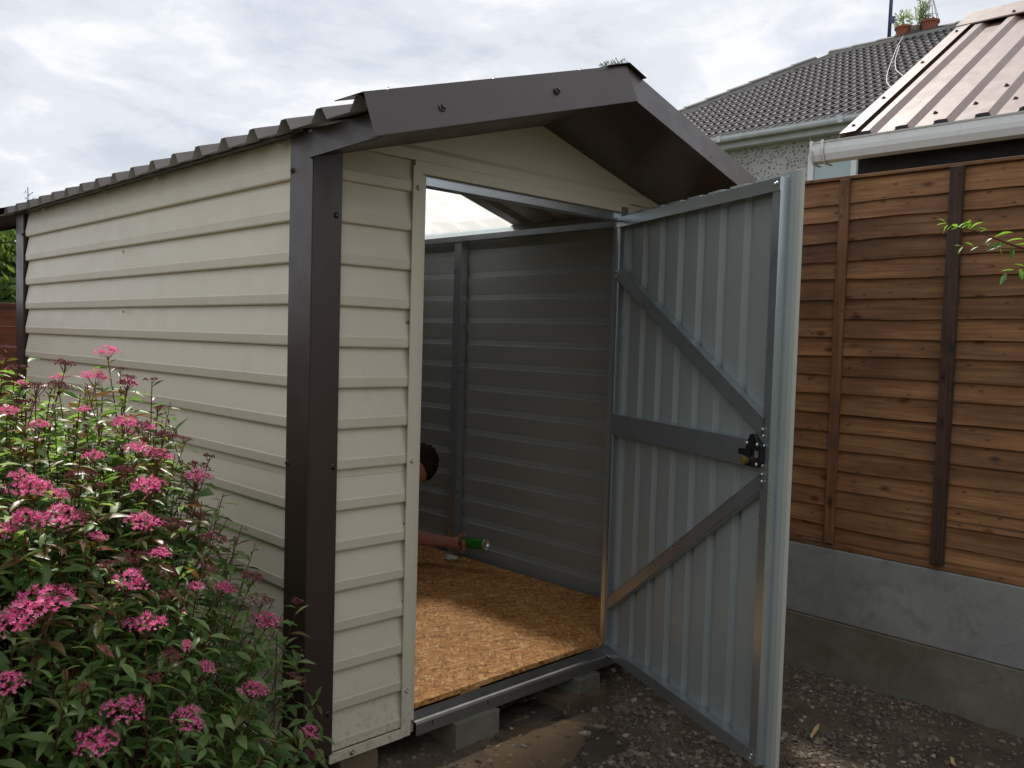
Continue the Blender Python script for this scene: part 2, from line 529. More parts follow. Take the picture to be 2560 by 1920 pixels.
class MB:
    def __init__(s):
        s.v, s.f, s.m = [], [], []

    def add(s, vs, fs, mi=0):
        b = len(s.v)
        s.v.extend(tuple(p) for p in vs)
        for f in fs:
            s.f.append(tuple(b + i for i in f))
            s.m.append(mi)
        return s

    def box(s, x0, x1, y0, y1, z0, z1, mi=0):
        vs = [(x0, y0, z0), (x1, y0, z0), (x1, y1, z0), (x0, y1, z0), (x0, y0, z1), (x1, y0, z1), (x1, y1, z1), (x0, y1, z1)]
        return s.add(vs, [(0, 3, 2, 1), (4, 5, 6, 7), (0, 1, 5, 4), (1, 2, 6, 5), (2, 3, 7, 6), (3, 0, 4, 7)], mi)

    def obox(s, o, ax, ay, az, mi=0):
        """box from corner o spanned by three vectors"""
        o, ax, ay, az = map(Vector, (o, ax, ay, az))
        vs = [o, o + ax, o + ax + ay, o + ay, o + az, o + ax + az, o + ax + ay + az, o + ay + az]
        fs = [(0, 3, 2, 1), (4, 5, 6, 7), (0, 1, 5, 4), (1, 2, 6, 5), (2, 3, 7, 6), (3, 0, 4, 7)]
        if ax.cross(ay).dot(az) < 0:
            fs = [tuple(reversed(f)) for f in fs]
        return s.add(vs, fs, mi)

    def quad(s, a, b, c, d, mi=0):
        return s.add([a, b, c, d], [(0, 1, 2, 3)], mi)

    def prism(s, poly, vec, mi=0):
        n = len(poly); vec = Vector(vec)
        vs = [Vector(p) for p in poly] + [Vector(p) + vec for p in poly]
        fs = [tuple(range(n - 1, -1, -1)), tuple(range(n, 2 * n))]
        fs += [(i, (i + 1) % n, n + (i + 1) % n, n + i) for i in range(n)]
        nn = Vector((0, 0, 0))
        for i in range(n):
            nn += vs[i].cross(vs[(i + 1) % n])
        if nn.dot(vec) < 0:
            fs = [tuple(reversed(f)) for f in fs]
        return s.add(vs, fs, mi)

    def strip(s, pts, vec, mi=0):
        """open sheet: polyline swept along vec"""
        vec = Vector(vec); n = len(pts)
        vs = [Vector(p) for p in pts] + [Vector(p) + vec for p in pts]
        return s.add(vs, [(i, i + 1, n + i + 1, n + i) for i in range(n - 1)], mi)

    def tube(s, pts, rad, n=6, mi=0, cap=True):
        pts = [Vector(p) for p in pts]
        rads = rad if hasattr(rad, '__len__') else [rad] * len(pts)
        b = len(s.v)
        up = Vector((0.13, 0.21, 0.97))
        for i, p in enumerate(pts):
            d = (pts[min(i + 1, len(pts) - 1)] - pts[max(i - 1, 0)]).normalized()
            a = d.cross(up)
            if a.length < 1e-3:
                a = d.cross(Vector((1, 0, 0)))
            a.normalize(); c = d.cross(a)
            for j in range(n):
                th = 2 * math.pi * j / n
                s.v.append(tuple(p + (a * math.cos(th) + c * math.sin(th)) * rads[i]))
        for i in range(len(pts) - 1):
            for j in range(n):
                k = (j + 1) % n
                s.f.append((b + i * n + j, b + i * n + k, b + (i + 1) * n + k, b + (i + 1) * n + j)); s.m.append(mi)
        if cap:
            s.f.append(tuple(b + j for j in range(n - 1, -1, -1))); s.m.append(mi)
            e = b + (len(pts) - 1) * n
            s.f.append(tuple(e + j for j in range(n))); s.m.append(mi)
        return s

    def lathe(s, prof, n=16, mi=0):
        """profile of (radius, z) about local Z"""
        b = len(s.v)
        for r, z in prof:
            for j in range(n):
                th = 2 * math.pi * j / n
                s.v.append((r * math.cos(th), r * math.sin(th), z))
        for i in range(len(prof) - 1):
            for j in range(n):
                k = (j + 1) % n
                s.f.append((b + i * n + j, b + i * n + k, b + (i + 1) * n + k, b + (i + 1) * n + j)); s.m.append(mi)
        return s

    def mesh(s, name, mats, smooth=False, offset=None):
        me = bpy.data.meshes.new(name)
        vs = s.v if offset is None else [tuple(Vector(p) - offset) for p in s.v]
        me.from_pydata(vs, [], s.f)
        for m in (mats if isinstance(mats, (list, tuple)) else [mats]):
            me.materials.append(MAT[m])
        me.polygons.foreach_set('material_index', s.m)
        if smooth:
            me.polygons.foreach_set('use_smooth', [True] * len(s.f))
        me.update()
        return me

    def build(s, name, mats, parent=None, smooth=False, bevel=0.0, loc=None):
        if loc is None:
            xs = list(zip(*s.v))
            loc = Vector([(min(a) + max(a)) / 2 for a in xs])
        else:
            loc = Vector(loc)
        me = s.mesh(name, mats, smooth, loc)
        o = bpy.data.objects.new(name, me)
        link(o, parent, loc)
        if bevel:
            b = o.modifiers.new('bevel', 'BEVEL'); b.width = bevel; b.segments = 2; b.limit_method = 'ANGLE'
        return o


def auto_smooth(o, ang=35):
    for p in o.data.polygons:
        p.use_smooth = True
    me = o.data
    bm = bmesh.new(); bm.from_mesh(me)
    for e in bm.edges:
        e.smooth = e.calc_face_angle(0) < R(ang)
    bm.to_mesh(me); bm.free()


# shared small meshes: a roofing screw with a washer, a rivet
def screw_mesh(key, mats):
    m = MB()
    m.lathe([(0.0001, 0.0), (0.0095, 0.0), (0.0095, 0.0015), (0.0072, 0.003)], 14, 0)
    m.lathe([(0.0048, 0.003), (0.0048, 0.0072), (0.0040, 0.0082), (0.0001, 0.0082)], 6, 1)
    return m.mesh('screw_' + key, mats)


SCREW = {'brown': screw_mesh('brown', ['brown_steel', 'brown_steel']), 'cream': screw_mesh('cream', ['cream_steel', 'cream_steel']),
         'zinc': screw_mesh('zinc', ['dull_galv', 'zinc_screw']), 'black': screw_mesh('black', ['black_plastic', 'brown_steel'])}
rv = MB(); rv.lathe([(0.0001, 0.0), (0.0062, 0.0), (0.0056, 0.0025), (0.003, 0.0042), (0.0001, 0.0048)], 10)
RIVET = rv.mesh('rivet', 'zinc_screw', True)


def screw(parent, p, nrm, kind, s=1.0):
    return inst('screw', SCREW[kind], parent, p, frame_from(nrm, rnd.uniform(0, 6)), s)


def rivet(parent, p, nrm, s=1.0):
    return inst('rivet', RIVET, parent, p, frame_from(nrm), s)


def smooth_line(pts, n=5):
    pts = [Vector(p) for p in pts]
    P_ = [pts[0] * 2 - pts[1]] + pts + [pts[-1] * 2 - pts[-2]]
    out = []
    for i in range(1, len(P_) - 2):
        a, b, c, d = P_[i - 1:i + 3]
        for k in range(n):
            t_ = k / n
            out.append(0.5 * ((2 * b) + (c - a) * t_ + (2 * a - 5 * b + 4 * c - d) * t_ ** 2 + (3 * b - a - 3 * c + d) * t_ ** 3))
    return out + [pts[-1]]


def hsh(*a):
    return noise.noise(Vector(a))


# ------------------------------------------------------------------ ground
def gz(x, y):
    n = 0.022 * hsh(x * 1.1, y * 1.1, 3.1) + 0.012 * hsh(x * 4, y * 4, 7.7) + 0.006 * hsh(x * 13, y * 13, 1.7)
    near = math.exp(-((x - 0.6) ** 2 + (y + 0.1) ** 2) / 3.0)
    return 0.058 + n * min(1, near * 1.6 + 0.25)


def axis_pts():
    c = [i * 0.045 - 3.0 for i in range(int(6.4 / 0.045) + 1)]
    s, x = 0.06, c[-1]
    hi = []
    while x < 420:
        s *= 1.28; x += s; hi.append(x)
    s, x = 0.06, c[0]
    lo = []
    while x > -420:
        s *= 1.28; x -= s; lo.append(x)
    return lo[::-1] + c + hi


gx, gy = axis_pts(), axis_pts()
g = MB()
NX, NY = len(gx), len(gy)
g.v = [(x, y, gz(x, y)) for x in gx for y in gy]
g.f = [(i * NY + j, (i + 1) * NY + j, (i + 1) * NY + j + 1, i * NY + j + 1) for i in range(NX - 1) for j in range(NY - 1)]
g.m = [0] * len(g.f)
o = g.build('ground', 'soil', None, True, loc=(0, 0, 0))
tag(o, 'bare brown soil with grit around the metal shed', 'ground', kind='structure')

# ------------------------------------------------------------------ the metal shed
P = 0.12
Z15 = 0.1788           # lowest siding edge
WID, LEN = 1.83, 2.83
RX = 0.915             # ridge line
SL = 0.297             # roof slope


def zroof(x):          # trough level of the roof sheets
    return 1.972 + SL * (x + 0.06) if x <= RX else 1.972 + SL * (2 * RX - x + 0.06)


shed = empty('metal_shed', (0.9, 1.4, 0.12), 'cream metal garden shed with brown corner posts and its door standing open', 'shed')

PROF = [(-0.0165, P + 0.001), (-0.0150, P - 0.012), (-0.0015, 0.033), (0.0, 0.029), (-0.0012, 0.004), (-0.0030, 0.0), (-0.0170, -0.001)]


def plank_mesh(name, length, axis, out):
    """one siding plank; local origin at its near lower end, running along axis, facing out"""
    m = MB()
    ax, ou = Vector(axis), Vector(out)
    for mi, off in ((0, 0.0), (1, -0.0016)):
        pts = [ou * (d + off) + Vector((0, 0, z)) for d, z in PROF]
        m.strip(pts, ax * length, mi)
    # folded ends
    n = len(PROF)
    for e in (Vector((0, 0, 0)), ax * length):
        a = [ou * d + Vector((0, 0, z)) + e for d, z in PROF]
        b = [ou * (d - 0.0016) + Vector((0, 0, z)) + e for d, z in PROF]
        m.add(a + b, [(i, i + 1, n + i + 1, n + i) for i in range(n - 1)], 0)
    me = m.mesh(name, ['cream_steel', 'grey_backing'])
    return me


def siding(wall, mesh, base, lip_axis, out, length, lo=0, hi=15):
    for k in range(lo, hi):
        loc = Vector(base) + Vector((0, 0, Z15 + k * P))
        inst('siding_plank', mesh, wall, loc)
    ax, ou = Vector(lip_axis), Vector(out)
    z = Z15 + 7 * P - 0.024
    MB().obox(Vector(base) + ou * -0.0140 + Vector((0, 0, z)), ax * length, ou * 0.0026, (0, 0, 0.024)).build('sheet_lap', 'cream_steel', wall)


def wall_part(name, m, mats=('cream_steel', 'grey_backing')):
    return m.build(name, list(mats), shed)


# side wall facing the shrub
m = MB(); m.box(-0.010, -0.002, 0.10, 2.70, 0.150, Z15 - 0.002)
w_left = wall_part('side_wall', m)
siding(w_left, plank_mesh('plank_side', 2.585, (0, 1, 0), (-1, 0, 0)), (0, 0.108, 0), (0, 1, 0), (-1, 0, 0), 2.585)
for y, z in ((0.1756, 1.9628), (1.073, 1.9667), (1.593, 1.9702), (2.4, 1.968), (1.3788, 1.7159), (1.3758, 1.4823)):
    screw(w_left, (-0.001 if z > 1.9 else -0.004, y, z), (-1, 0, 0), 'cream', 0.9)
# far side wall, seen from inside
m = MB(); m.box(WID + 0.002, WID + 0.010, 0.10, 2.70, 0.150, Z15 - 0.002)
w_right = wall_part('side_wall', m)
siding(w_right, plank_mesh('plank_side_far', 2.585, (0, 1, 0), (1, 0, 0)), (WID, 0.108, 0), (0, 1, 0), (1, 0, 0), 2.585)
# rear wall
m = MB(); m.box(0.10, WID - 0.10, LEN + 0.002, LEN + 0.010, 0.150, Z15 - 0.002)
w_rear = wall_part('rear_wall', m)
siding(w_rear, plank_mesh('plank_rear', WID - 0.18, (1, 0, 0), (0, 1, 0)), (0.09, LEN, 0), (1, 0, 0), (0, 1, 0), WID - 0.18)
MB().prism([(0.02, LEN - 0.012, 1.97), (WID - 0.02, LEN - 0.012, 1.97), (RX, LEN - 0.012, zroof(RX) - 0.03)], (0, 0.004, 0)).build('gable_panel', 'cream_steel', w_rear)
# front wall: a narrow panel each side of the doorway
m = MB(); m.box(0.085, 0.352, -0.010, 0.000, 0.150, Z15 - 0.0015)
w_front = wall_part('front_wall', m)
siding(w_front, plank_mesh('plank_front', 0.296, (1, 0, 0), (0, -1, 0)), (0.085, 0, 0), (1, 0, 0), (0, -1, 0), 0.265, 0, 15)
MB().box(1.375, WID - 0.09, -0.010, 0.000, 0.150, Z15 - 0.0015).build('base_flange', 'cream_steel', w_front)
siding(w_front, plank_mesh('plank_front_b', 0.365, (1, 0, 0), (0, -1, 0)), (1.375, 0, 0), (1, 0, 0), (0, -1, 0), 0.365, 0, 15)
screw(w_front, (0.162, -0.010, 0.163), (0, -1, 0), 'zinc', 0.9)
# gable panel above the doorway, with a rolled crease
m = MB()
m.prism([(0.05, 0.004, 1.962), (WID - 0.05, 0.004, 1.962), (WID - 0.02, 0.004, zroof(WID - 0.02) - 0.012), (RX, 0.004, zroof(RX) - 0.012), (0.02, 0.004, zroof(0.02) - 0.012)], (0, 0.003, 0))
m.box(0.06, WID - 0.06, -0.0025, 0.003, 1.955, 1.986)
m.prism([(0.06, -0.0025, 1.986), (0.06, 0.003, 1.986), (0.06, 0.003, 2.000)], (WID - 0.12, 0, 0))
m.build('gable_panel', 'cream_steel', w_front)
for z, lo, hi in ((2.085, 0.52, 1.31),):
    MB().box(lo, hi, 0.0015, 0.0045, z, z + 0.004).build('crease', 'cream_steel', w_front)
MB().box(0.355, 1.40, -0.0065, 0.006, 1.916, 1.9545).build('door_header', 'cream_steel', w_front, bevel=0.002)
MB().box(0.40, 1.36, 0.012, 0.055, 1.885, 1.93).build('lintel_channel', 'galvanised', w_front, bevel=0.002)
# jamb trims
m = MB()
m.box(0.348, 0.384, -0.0075, -0.0035, 0.150, 1.937)
m.prism([(0.384, -0.0075, 0.152), (0.3885, 0.004, 0.152), (0.405, 0.004, 0.152), (0.405, 0.0065, 0.152), (0.386, 0.0065, 0.152), (0.380, -0.005, 0.152)], (0, 0, 1.775))
m.box(0.4022, 0.4050, 0.0066, 0.034, 0.152, 1.92)
jamb = m.build('door_jamb', 'cream_steel', w_front)
for z in (1.8705, 1.0287, 0.2994):
    screw(jamb, (0.364, -0.0075, z), (0, -1, 0), 'cream', 0.95)
for z in (1.46, 0.83, 0.585, 0.415):
    screw(jamb, (0.3475, 0.006, z), (0, -1, 0), 'zinc', 0.6)
m = MB()
m.box(1.350, 1.390, -0.0075, -0.0035, 0.150, 1.937)
m.box(1.350, 1.353, -0.0035, 0.03, 0.152, 1.92)
m.build('door_jamb', 'galvanised', w_front)

# corner posts: folded brown trim round each corner
def corner_post(x, y, sx, sy, name='corner_post'):
    m = MB()
    a, b, th = 0.114, 0.0935, 0.003
    z0, z1 = 0.176, 1.975
    px, py = x - sx * 0.004, y - sy * 0.0085
    # leaf on the side wall
    zs = (z0 + 0.05, z1)
    m.box(min(px, px + sx * th), max(px, px + sx * th), min(py, y + sy * a), max(py, y + sy * a), z0, z1)
    # leaf on the end wall
    m.box(min(px + sx * th, x + sx * b), max(px + sx * th, x + sx * b), min(py, py + sy * th), max(py, py + sy * th), z0, z1 - 0.02)
    # returns
    m.box(min(px + sx * th, px + sx * 0.018), max(px + sx * th, px + sx * 0.018), min(y + sy * a, y + sy * (a - th)), max(y + sy * a, y + sy * (a - th)), z0, z1)
    m.box(min(x + sx * b, x + sx * (b - th)), max(x + sx * b, x + sx * (b - th)), min(py + sy * th, py + sy * 0.018), max(py + sy * th, py + sy * 0.018), z0, z1 - 0.02)
    return m.build(name, 'brown_steel', shed, bevel=0.0012)


post = corner_post(0, 0, 1, 1)
for p in ((-0.004, 0.0984, 1.8782), (-0.004, 0.1021, 1.0363), (-0.004, 0.1012, 0.2985)):
    screw(post, p, (-1, 0, 0), 'brown', 0.95)
for p in ((0.0733, -0.0085, 1.7523), (0.0805, -0.0085, 1.0315), (0.079, -0.0085, 0.3031)):
    screw(post, p, (0, -1, 0), 'brown', 0.95)
corner_post(WID, 0, -1, 1)
post = corner_post(0, LEN, 1, -1)
screw(post, (-0.004, 2.72, 1.87), (-1, 0, 0), 'brown', 0.95)
corner_post(WID, LEN, -1, -1)

# roof sheets with trapezoid ribs
RIBP, RIB0 = 0.182, 0.047


def rib_profile(y0, y1):
    pts = [(y0, 0.0)]
    k = math.floor((y0 - RIB0) / RIBP) - 1
    while RIB0 + k * RIBP < y1 + 0.1:
        c = RIB0 + k * RIBP
        for dy, h in ((-0.040, 0.0), (-0.014, 0.033), (0.012, 0.033), (0.036, 0.0)):
            if y0 < c + dy < y1:
                pts.append((c + dy, h))
        k += 1
    pts.append((y1, 0.0))
    return pts


def roof_sheet(y0, y1, side, mats, name='roof_sheet', lift=0.0):
    m = MB()
    pr = rib_profile(y0, y1)
    xe = -0.066 if side < 0 else WID + 0.066
    for mi, off in ((0, 0.0), (1, -0.0018)):
        a = [Vector((xe, y, zroof(-0.066) + h + off + lift)) for y, h in pr]
        vec = Vector((RX - xe, 0, zroof(RX) - zroof(-0.066)))
        m.strip(a if side < 0 else a[::-1], vec, mi)
    n = len(pr)
    for e in (0, 1):
        a = [Vector((xe if e == 0 else RX, y, (zroof(-0.066) if e == 0 else zroof(RX)) + h + lift)) for y, h in pr]
        b = [p - Vector((0, 0, 0.0018)) for p in a]
        m.add(a + b, [(i, i + 1, n + i + 1, n + i) for i in range(n - 1)], 0)
    return m.build(name, mats, roof)


m = MB()
m.box(RX - 0.02, RX + 0.02, -0.30, LEN + 0.08, zroof(RX) - 0.06, zroof(RX) - 0.02)
roof = m.build('roof', 'galvanised', shed)
bounds = [-0.355, 0.138, 1.048, 1.958, 2.965]
for i in range(4):
    roof_sheet(bounds[i], bounds[i + 1] + 0.02, -1, ['brown_steel', 'grey_backing'], lift=0.0012 * (i % 2))
    if i == 2:
        s = roof_sheet(bounds[i], bounds[i + 1] + 0.02, 1, ['rooflight', 'rooflight'], 'rooflight_sheet', lift=0.0012 * (i % 2))
        s['label'] = 'white see-through corrugated sheet letting daylight into the shed'
        bm = bmesh.new(); bm.from_mesh(s.data)
        bmesh.ops.delete(bm, geom=[f for f in bm.faces if f.material_index == 1], context='FACES')
        bm.to_mesh(s.data); bm.free()
    else:
        roof_sheet(bounds[i], bounds[i + 1] + 0.02, 1, ['brown_steel', 'grey_backing'], lift=0.0012 * (i % 2))
# sealing strip under the eave
for xx in (-0.020, WID + 0.002):
    MB().box(xx, xx + 0.018, 0.02, LEN - 0.02, 1.9765, 1.9835).build('eave_flashing', 'brown_steel', roof)


def barge(yf, sgn, left):
    """folded barge board: front face, top flange over the sheet, small bottom return"""
    m = MB()
    xe = -0.0805 if left else WID + 0.0805
    up = 0.038
    tops = [Vector((xe, yf, 2.003 - (0 if left else 0.0))), Vector((RX, yf, 2.003 + SL * (RX + 0.0805)))]
    # the face leans out towards its lower edge
    yb = yf - sgn * 0.043
    bots = [Vector((xe + (0.007 if left else -0.007), yb, 1.890)), Vector((RX + (0.010 if left else -0.002), yb, 1.890 + 0.293 * (RX + 0.0735)))]
    th = Vector((0, -sgn * 0.0025, 0)) * -1
    def slab(a, b, c, d, vec):
        m.prism([a, b, c, d], vec)
    slab(tops[0], tops[1], bots[1], bots[0], (0, sgn * 0.0025, 0))
    # top flange
    slab(tops[0], tops[1], tops[1] + Vector((0, sgn * 0.13, 0)), tops[0] + Vector((0, sgn * 0.13, 0)), (0, 0, -0.0025))
    # bottom return
    slab(bots[0], bots[1], bots[1] + Vector((0, sgn * 0.03, 0)), bots[0] + Vector((0, sgn * 0.03, 0)), (0, 0, 0.0025))
    return m.build('barge_board', 'brown_steel', roof, bevel=0.001)


bl = barge(-0.362, 1, True)
br = barge(-0.360, 1, False)
barge(LEN + 0.15, -1, True)
barge(LEN + 0.15, -1, False)
for p in ((0.144, -0.387, 2.004), (0.572, -0.387, 2.139)):
    screw(bl, p, (0, -1, 0.42), 'brown', 1.15)
screw(br, (1.362, -0.384, 2.076), (0, -1, 0.42), 'brown', 1.15)
for x in (0.02, 0.38, 0.74):
    screw(bl, (x, -0.322, 2.003 + SL * (x + 0.0805) + 0.001), (0, 0, 1), 'zinc', 0.9)
# soffit sheets below the front overhang, their eave closers
m = MB()
zb = lambda x: 1.890 + 0.293 * (x + 0.0735)
m.prism([(-0.020, -0.385, zb(-0.02) + 0.004), (RX, -0.385, zb(RX) + 0.004), (RX, 0.0045, 2.163), (-0.020, 0.0045, 1.898)], (0, 0, 0.002))
m.build('soffit', 'brown_steel', roof)
m = MB()
m.prism([(WID + 0.020, -0.385, zb(-0.02) + 0.004), (RX, -0.385, zb(RX) + 0.004), (RX, 0.0045, 2.163), (WID + 0.020, 0.0045, 1.898)], (0, 0, 0.002))
m.build('soffit', 'brown_steel', roof)
for x in (-0.0075, WID + 0.0055):
    MB().prism([(x, -0.392, 1.912), (x, -0.009, 1.902), (x, -0.009, 1.978), (x, -0.362, 1.978)], (0.0022, 0, 0)).build('eave_closer', 'brown_steel', roof)
# ridge cap, slightly lifted at its edges
m = MB()
for sg in (-1, 1):
    w = 0.090
    prof = [(RX, zroof(RX) + 0.043), (RX + sg * 0.045, zroof(RX + sg * 0.045) + 0.0425), (RX + sg * w, zroof(RX + sg * w) + 0.0415)]
    pts = [Vector((x, -0.374, z)) for x, z in prof]
    m.strip(pts if sg > 0 else pts, (0, LEN + 0.56, 0), 0)
    m.strip([p - Vector((0, 0, 0.0022)) for p in pts], (0, LEN + 0.56, 0), 0)
    e = [p for p in pts] + [p - Vector((0, 0, 0.0022)) for p in pts]
    m.add(e, [(0, 1, 4, 3), (1, 2, 5, 4)])
m.build('ridge_cap', 'brown_steel', roof)

# floor frame, floor board, inside frame
m = MB()
m.box(0.03, WID - 0.03, 0.06, LEN - 0.06, 0.149, 0.175)
fl = m.build('floor_frame', 'dark_timber', shed)
MB().box(0.03, WID - 0.035, 0.02, 1.21, 0.2155, 0.233).build('floor_board', 'osb', fl)
MB().box(0.03, WID - 0.035, 1.2115, LEN - 0.03, 0.2155, 0.2328).build('floor_board', 'osb', fl)
for x in (0.62, 1.30, 0.12):
    MB().box(x, x + 0.09, 0.026, LEN - 0.1, 0.176, 0.2145).build('joist', 'pine', fl)
# sill channel under the doorway
m = MB()
m.box(0.395, 1.44, -0.024, -0.0215, 0.148, 0.184)
m.prism([(0.395, -0.0215, 0.184), (0.395, -0.024, 0.184), (0.395, -0.019, 0.1905), (0.395, 0.012, 0.1905), (0.395, 0.012, 0.188), (0.395, -0.018, 0.188)], (1.045, 0, 0))
m.box(0.395, 1.44, 0.0115, 0.014, 0.190, 0.212)
sill = m.build('door_sill', 'dull_galv', shed)
for x in (0.46, 0.70, 1.0):
    MB().box(x, x + 0.003, -0.0248, -0.0243, 0.166, 0.183).build('ink_mark', 'black_plastic', sill)
# galvanised inside frame
fr = MB().box(0.03, WID - 0.03, LEN - 0.05, LEN - 0.02, 1.94, 1.98).build('inside_frame', 'galvanised', shed)


def channel(parent, name, p0, p1, a, b, depth, mat='galvanised', th=0.003):
    """C section from p0 to p1; web along a, flanges along b"""
    p0, p1, a, b = map(Vector, (p0, p1, a, b))
    m = MB()
    d = p1 - p0
    m.obox(p0, d, a, b.normalized() * th)
    m.obox(p0 + b.normalized() * th, d, a.normalized() * th, b.normalized() * (depth - th))
    m.obox(p0 + a - a.normalized() * th + b.normalized() * th, d, a.normalized() * th, b.normalized() * (depth - th))
    return m.build(name, mat, parent)


channel(fr, 'wall_stud', (WID - 0.065, 1.415, 0.235), (WID - 0.065, 1.415, 1.93), (0, 0.058, 0), (1, 0, 0), 0.045)
channel(fr, 'wall_stud', (0.02, 1.415, 0.235), (0.02, 1.415, 1.93), (0, 0.058, 0), (1, 0, 0), 0.045)
channel(fr, 'wall_stud', (WID - 0.065, 0.05, 0.235), (WID - 0.065, 0.05, 1.93), (0, 0.058, 0), (1, 0, 0), 0.045)
for xs in (0, 1):
    x0 = 0.02 if xs == 0 else WID - 0.075
    m = MB()
    m.box(x0, x0 + 0.055, 0.03, LEN - 0.03, 1.930, 1.933)
    m.box(x0 + (0.052 if xs == 0 else 0), x0 + (0.055 if xs == 0 else 0.003), 0.03, LEN - 0.03, 1.933, 1.958)
    fx = x0 + (0.052 if xs == 0 else 0.003)
    sg = -1 if xs == 0 else 1
    m.prism([(fx, 0.03, 1.958), (fx + sg * 0.003, 0.03, 1.958), (fx + sg * 0.016, 0.03, 1.978), (fx + sg * 0.013, 0.03, 1.980)], (0, LEN - 0.06, 0))
    m.prism([(fx + sg * 0.013, 0.03, 1.980), (fx + sg * 0.016, 0.03, 1.978), (fx + sg * 0.030, 0.03, 1.990), (fx + sg * 0.030, 0.03, 1.993)], (0, LEN - 0.06, 0))
    m.build('eave_rail', 'galvanised', fr)
channel(fr, 'door_post', (1.400, 0.012, 0.235), (1.400, 0.012, 1.90), (0.004, 0.05, 0), (1, 0, 0), 0.04)
for y in (0.45, 1.0, 1.9, 2.4):
    screw(fr, (WID - 0.078, y, 1.968), (-1, 0, 0.6), 'zinc', 0.7)

# ------------------------------------------------------------------ the open door (a part of the shed)
DH = Vector((1.345, 0, 0)); DV = Vector((-0.3881, -0.9216, 0)); DN = Vector((0.9216, -0.3881, 0)); DZ = Vector((0, 0, 1))


def dp(u, w, z):
    return DH + DV * u + DN * w + DZ * z


def dbox(m, u0, u1, w0, w1, z0, z1, mi=0):
    m.obox(dp(u0, w0, z0), DV * (u1 - u0), DN * (w1 - w0), DZ * (z1 - z0), mi)


DZ0, DZ1 = 0.190, 1.893
m = MB()
pr = []
ribs = [0.049, 0.171, 0.293, 0.416, 0.538, 0.661, 0.789, 0.906]
pts = [(-0.030, 0.030)]
for r in ribs[:-1]:
    pts += [(r - 0.030, 0.030), (r - 0.016, 0.046), (r + 0.004, 0.046), (r + 0.018, 0.030)]
pts += [(0.975, 0.030), (0.985, 0.038)]
for mi, off in ((0, 0.0), (1, 0.0018)):
    a = [dp(u, w + off, DZ0 - 0.012) for u, w in pts]
    m.strip(a if mi else a[::-1], DZ * (DZ1 - DZ0 + 0.030), mi)
door = m.build('door', ['door_backing', 'cream_steel'], shed)
m = MB()   # outer edge trim: pale folded flange beyond the stile
dbox(m, 0.978, 1.004, 0.038, 0.041, DZ0 - 0.018, DZ1 + 0.022)
dbox(m, 1.001, 1.004, 0.041, 0.052, DZ0 - 0.018, DZ1 + 0.022)
dbox(m, -0.03, 0.978, 0.0505, 0.053, DZ1 - 0.02, DZ1 + 0.014)
m.build('edge_trim', 'edge_paint', door, bevel=0.001)


def stile(u0, u1, name):
    m = MB()
    dbox(m, u0, u1, 0.0, 0.003, DZ0, DZ1)
    dbox(m, u0, u0 + 0.003, 0.003, 0.0295, DZ0, DZ1)
    dbox(m, u1 - 0.003, u1, 0.003, 0.0365, DZ0, DZ1)
    return m.build(name, 'galvanised', door, bevel=0.0008)


s1 = stile(-0.030, 0.006, 'stile')
s2 = stile(0.930, 0.966, 'stile')
for z0, z1, nm in ((DZ1 - 0.0355, DZ1, 'top_rail'), (DZ0, DZ0 + 0.040, 'bottom_rail')):
    m = MB()
    dbox(m, -0.028, 0.9655, -0.0026, -0.0004, z0, z1)
    if nm == 'top_rail':
        dbox(m, -0.028, 0.9655, -0.0004, 0.034, z1, z1 + 0.0025)
    else:
        dbox(m, 0.0065, 0.9295, 0.0, 0.0295, z1 - 0.0025, z1)
    rail = m.build(nm, 'galvanised', door)
    if nm == 'bottom_rail':
        for u in (0.10, 0.49, 0.86):
            mm = MB(); dbox(mm, u, u + 0.003, -0.0002, 0.028, z1 + 0.0002, z1 + 0.0008); mm.build('fold_mark', 'zinc_screw', rail)
# middle rail
m = MB()
dbox(m, 0.004, 0.9295, -0.0005, 0.0025, 1.058, 1.138)
dbox(m, 0.004, 0.9295, 0.0025, 0.029, 1.1355, 1.138)
dbox(m, 0.004, 0.9295, 0.0025, 0.029, 1.058, 1.0605)
m.build('middle_rail', 'galvanised', door)


def brace(u0, z0, u1, z1, w):
    a = dp(u0, 0, z0); b = dp(u1, 0, z1)
    d = (b - a); up = DN.cross(d).normalized()
    if up.z < 0: up = -up
    m = MB()
    m.obox(a - up * w / 2, d, up * w, DN * 0.0025)
    m.obox(a + up * w / 2 - up * 0.0025, d, up * 0.0025, DN * 0.028)
    m.obox(a - up * w / 2, d, up * 0.0025, DN * 0.028)
    return m.build('brace', 'galvanised', door)


b1 = brace(0.006, 1.680, 0.932, 1.176, 0.050)
b2 = brace(0.006, 0.388, 0.932, 1.022, 0.042)
for u, z in ((0.935, 1.175), (0.938, 1.156), (0.940, 1.045), (0.940, 1.024), (0.944, 1.128), (0.940, 1.070), (0.952, 1.879), (0.944, 1.877), (-0.02, 1.875), (-0.022, 1.86),
             (0.0, 1.690), (-0.003, 1.672), (-0.005, 0.39), (0.945, 0.215), (0.940, 0.203)):
    rivet(door, dp(u, -0.003, z), -DN, 0.85)
# hinge knuckles
for z in (0.27, 0.52, 1.05, 1.64, 1.80):
    m = MB(); m.tube([dp(-0.036, 0.004, z - 0.035), dp(-0.036, 0.004, z + 0.035)], 0.006, 10)
    m.build('hinge', 'galvanised', door)
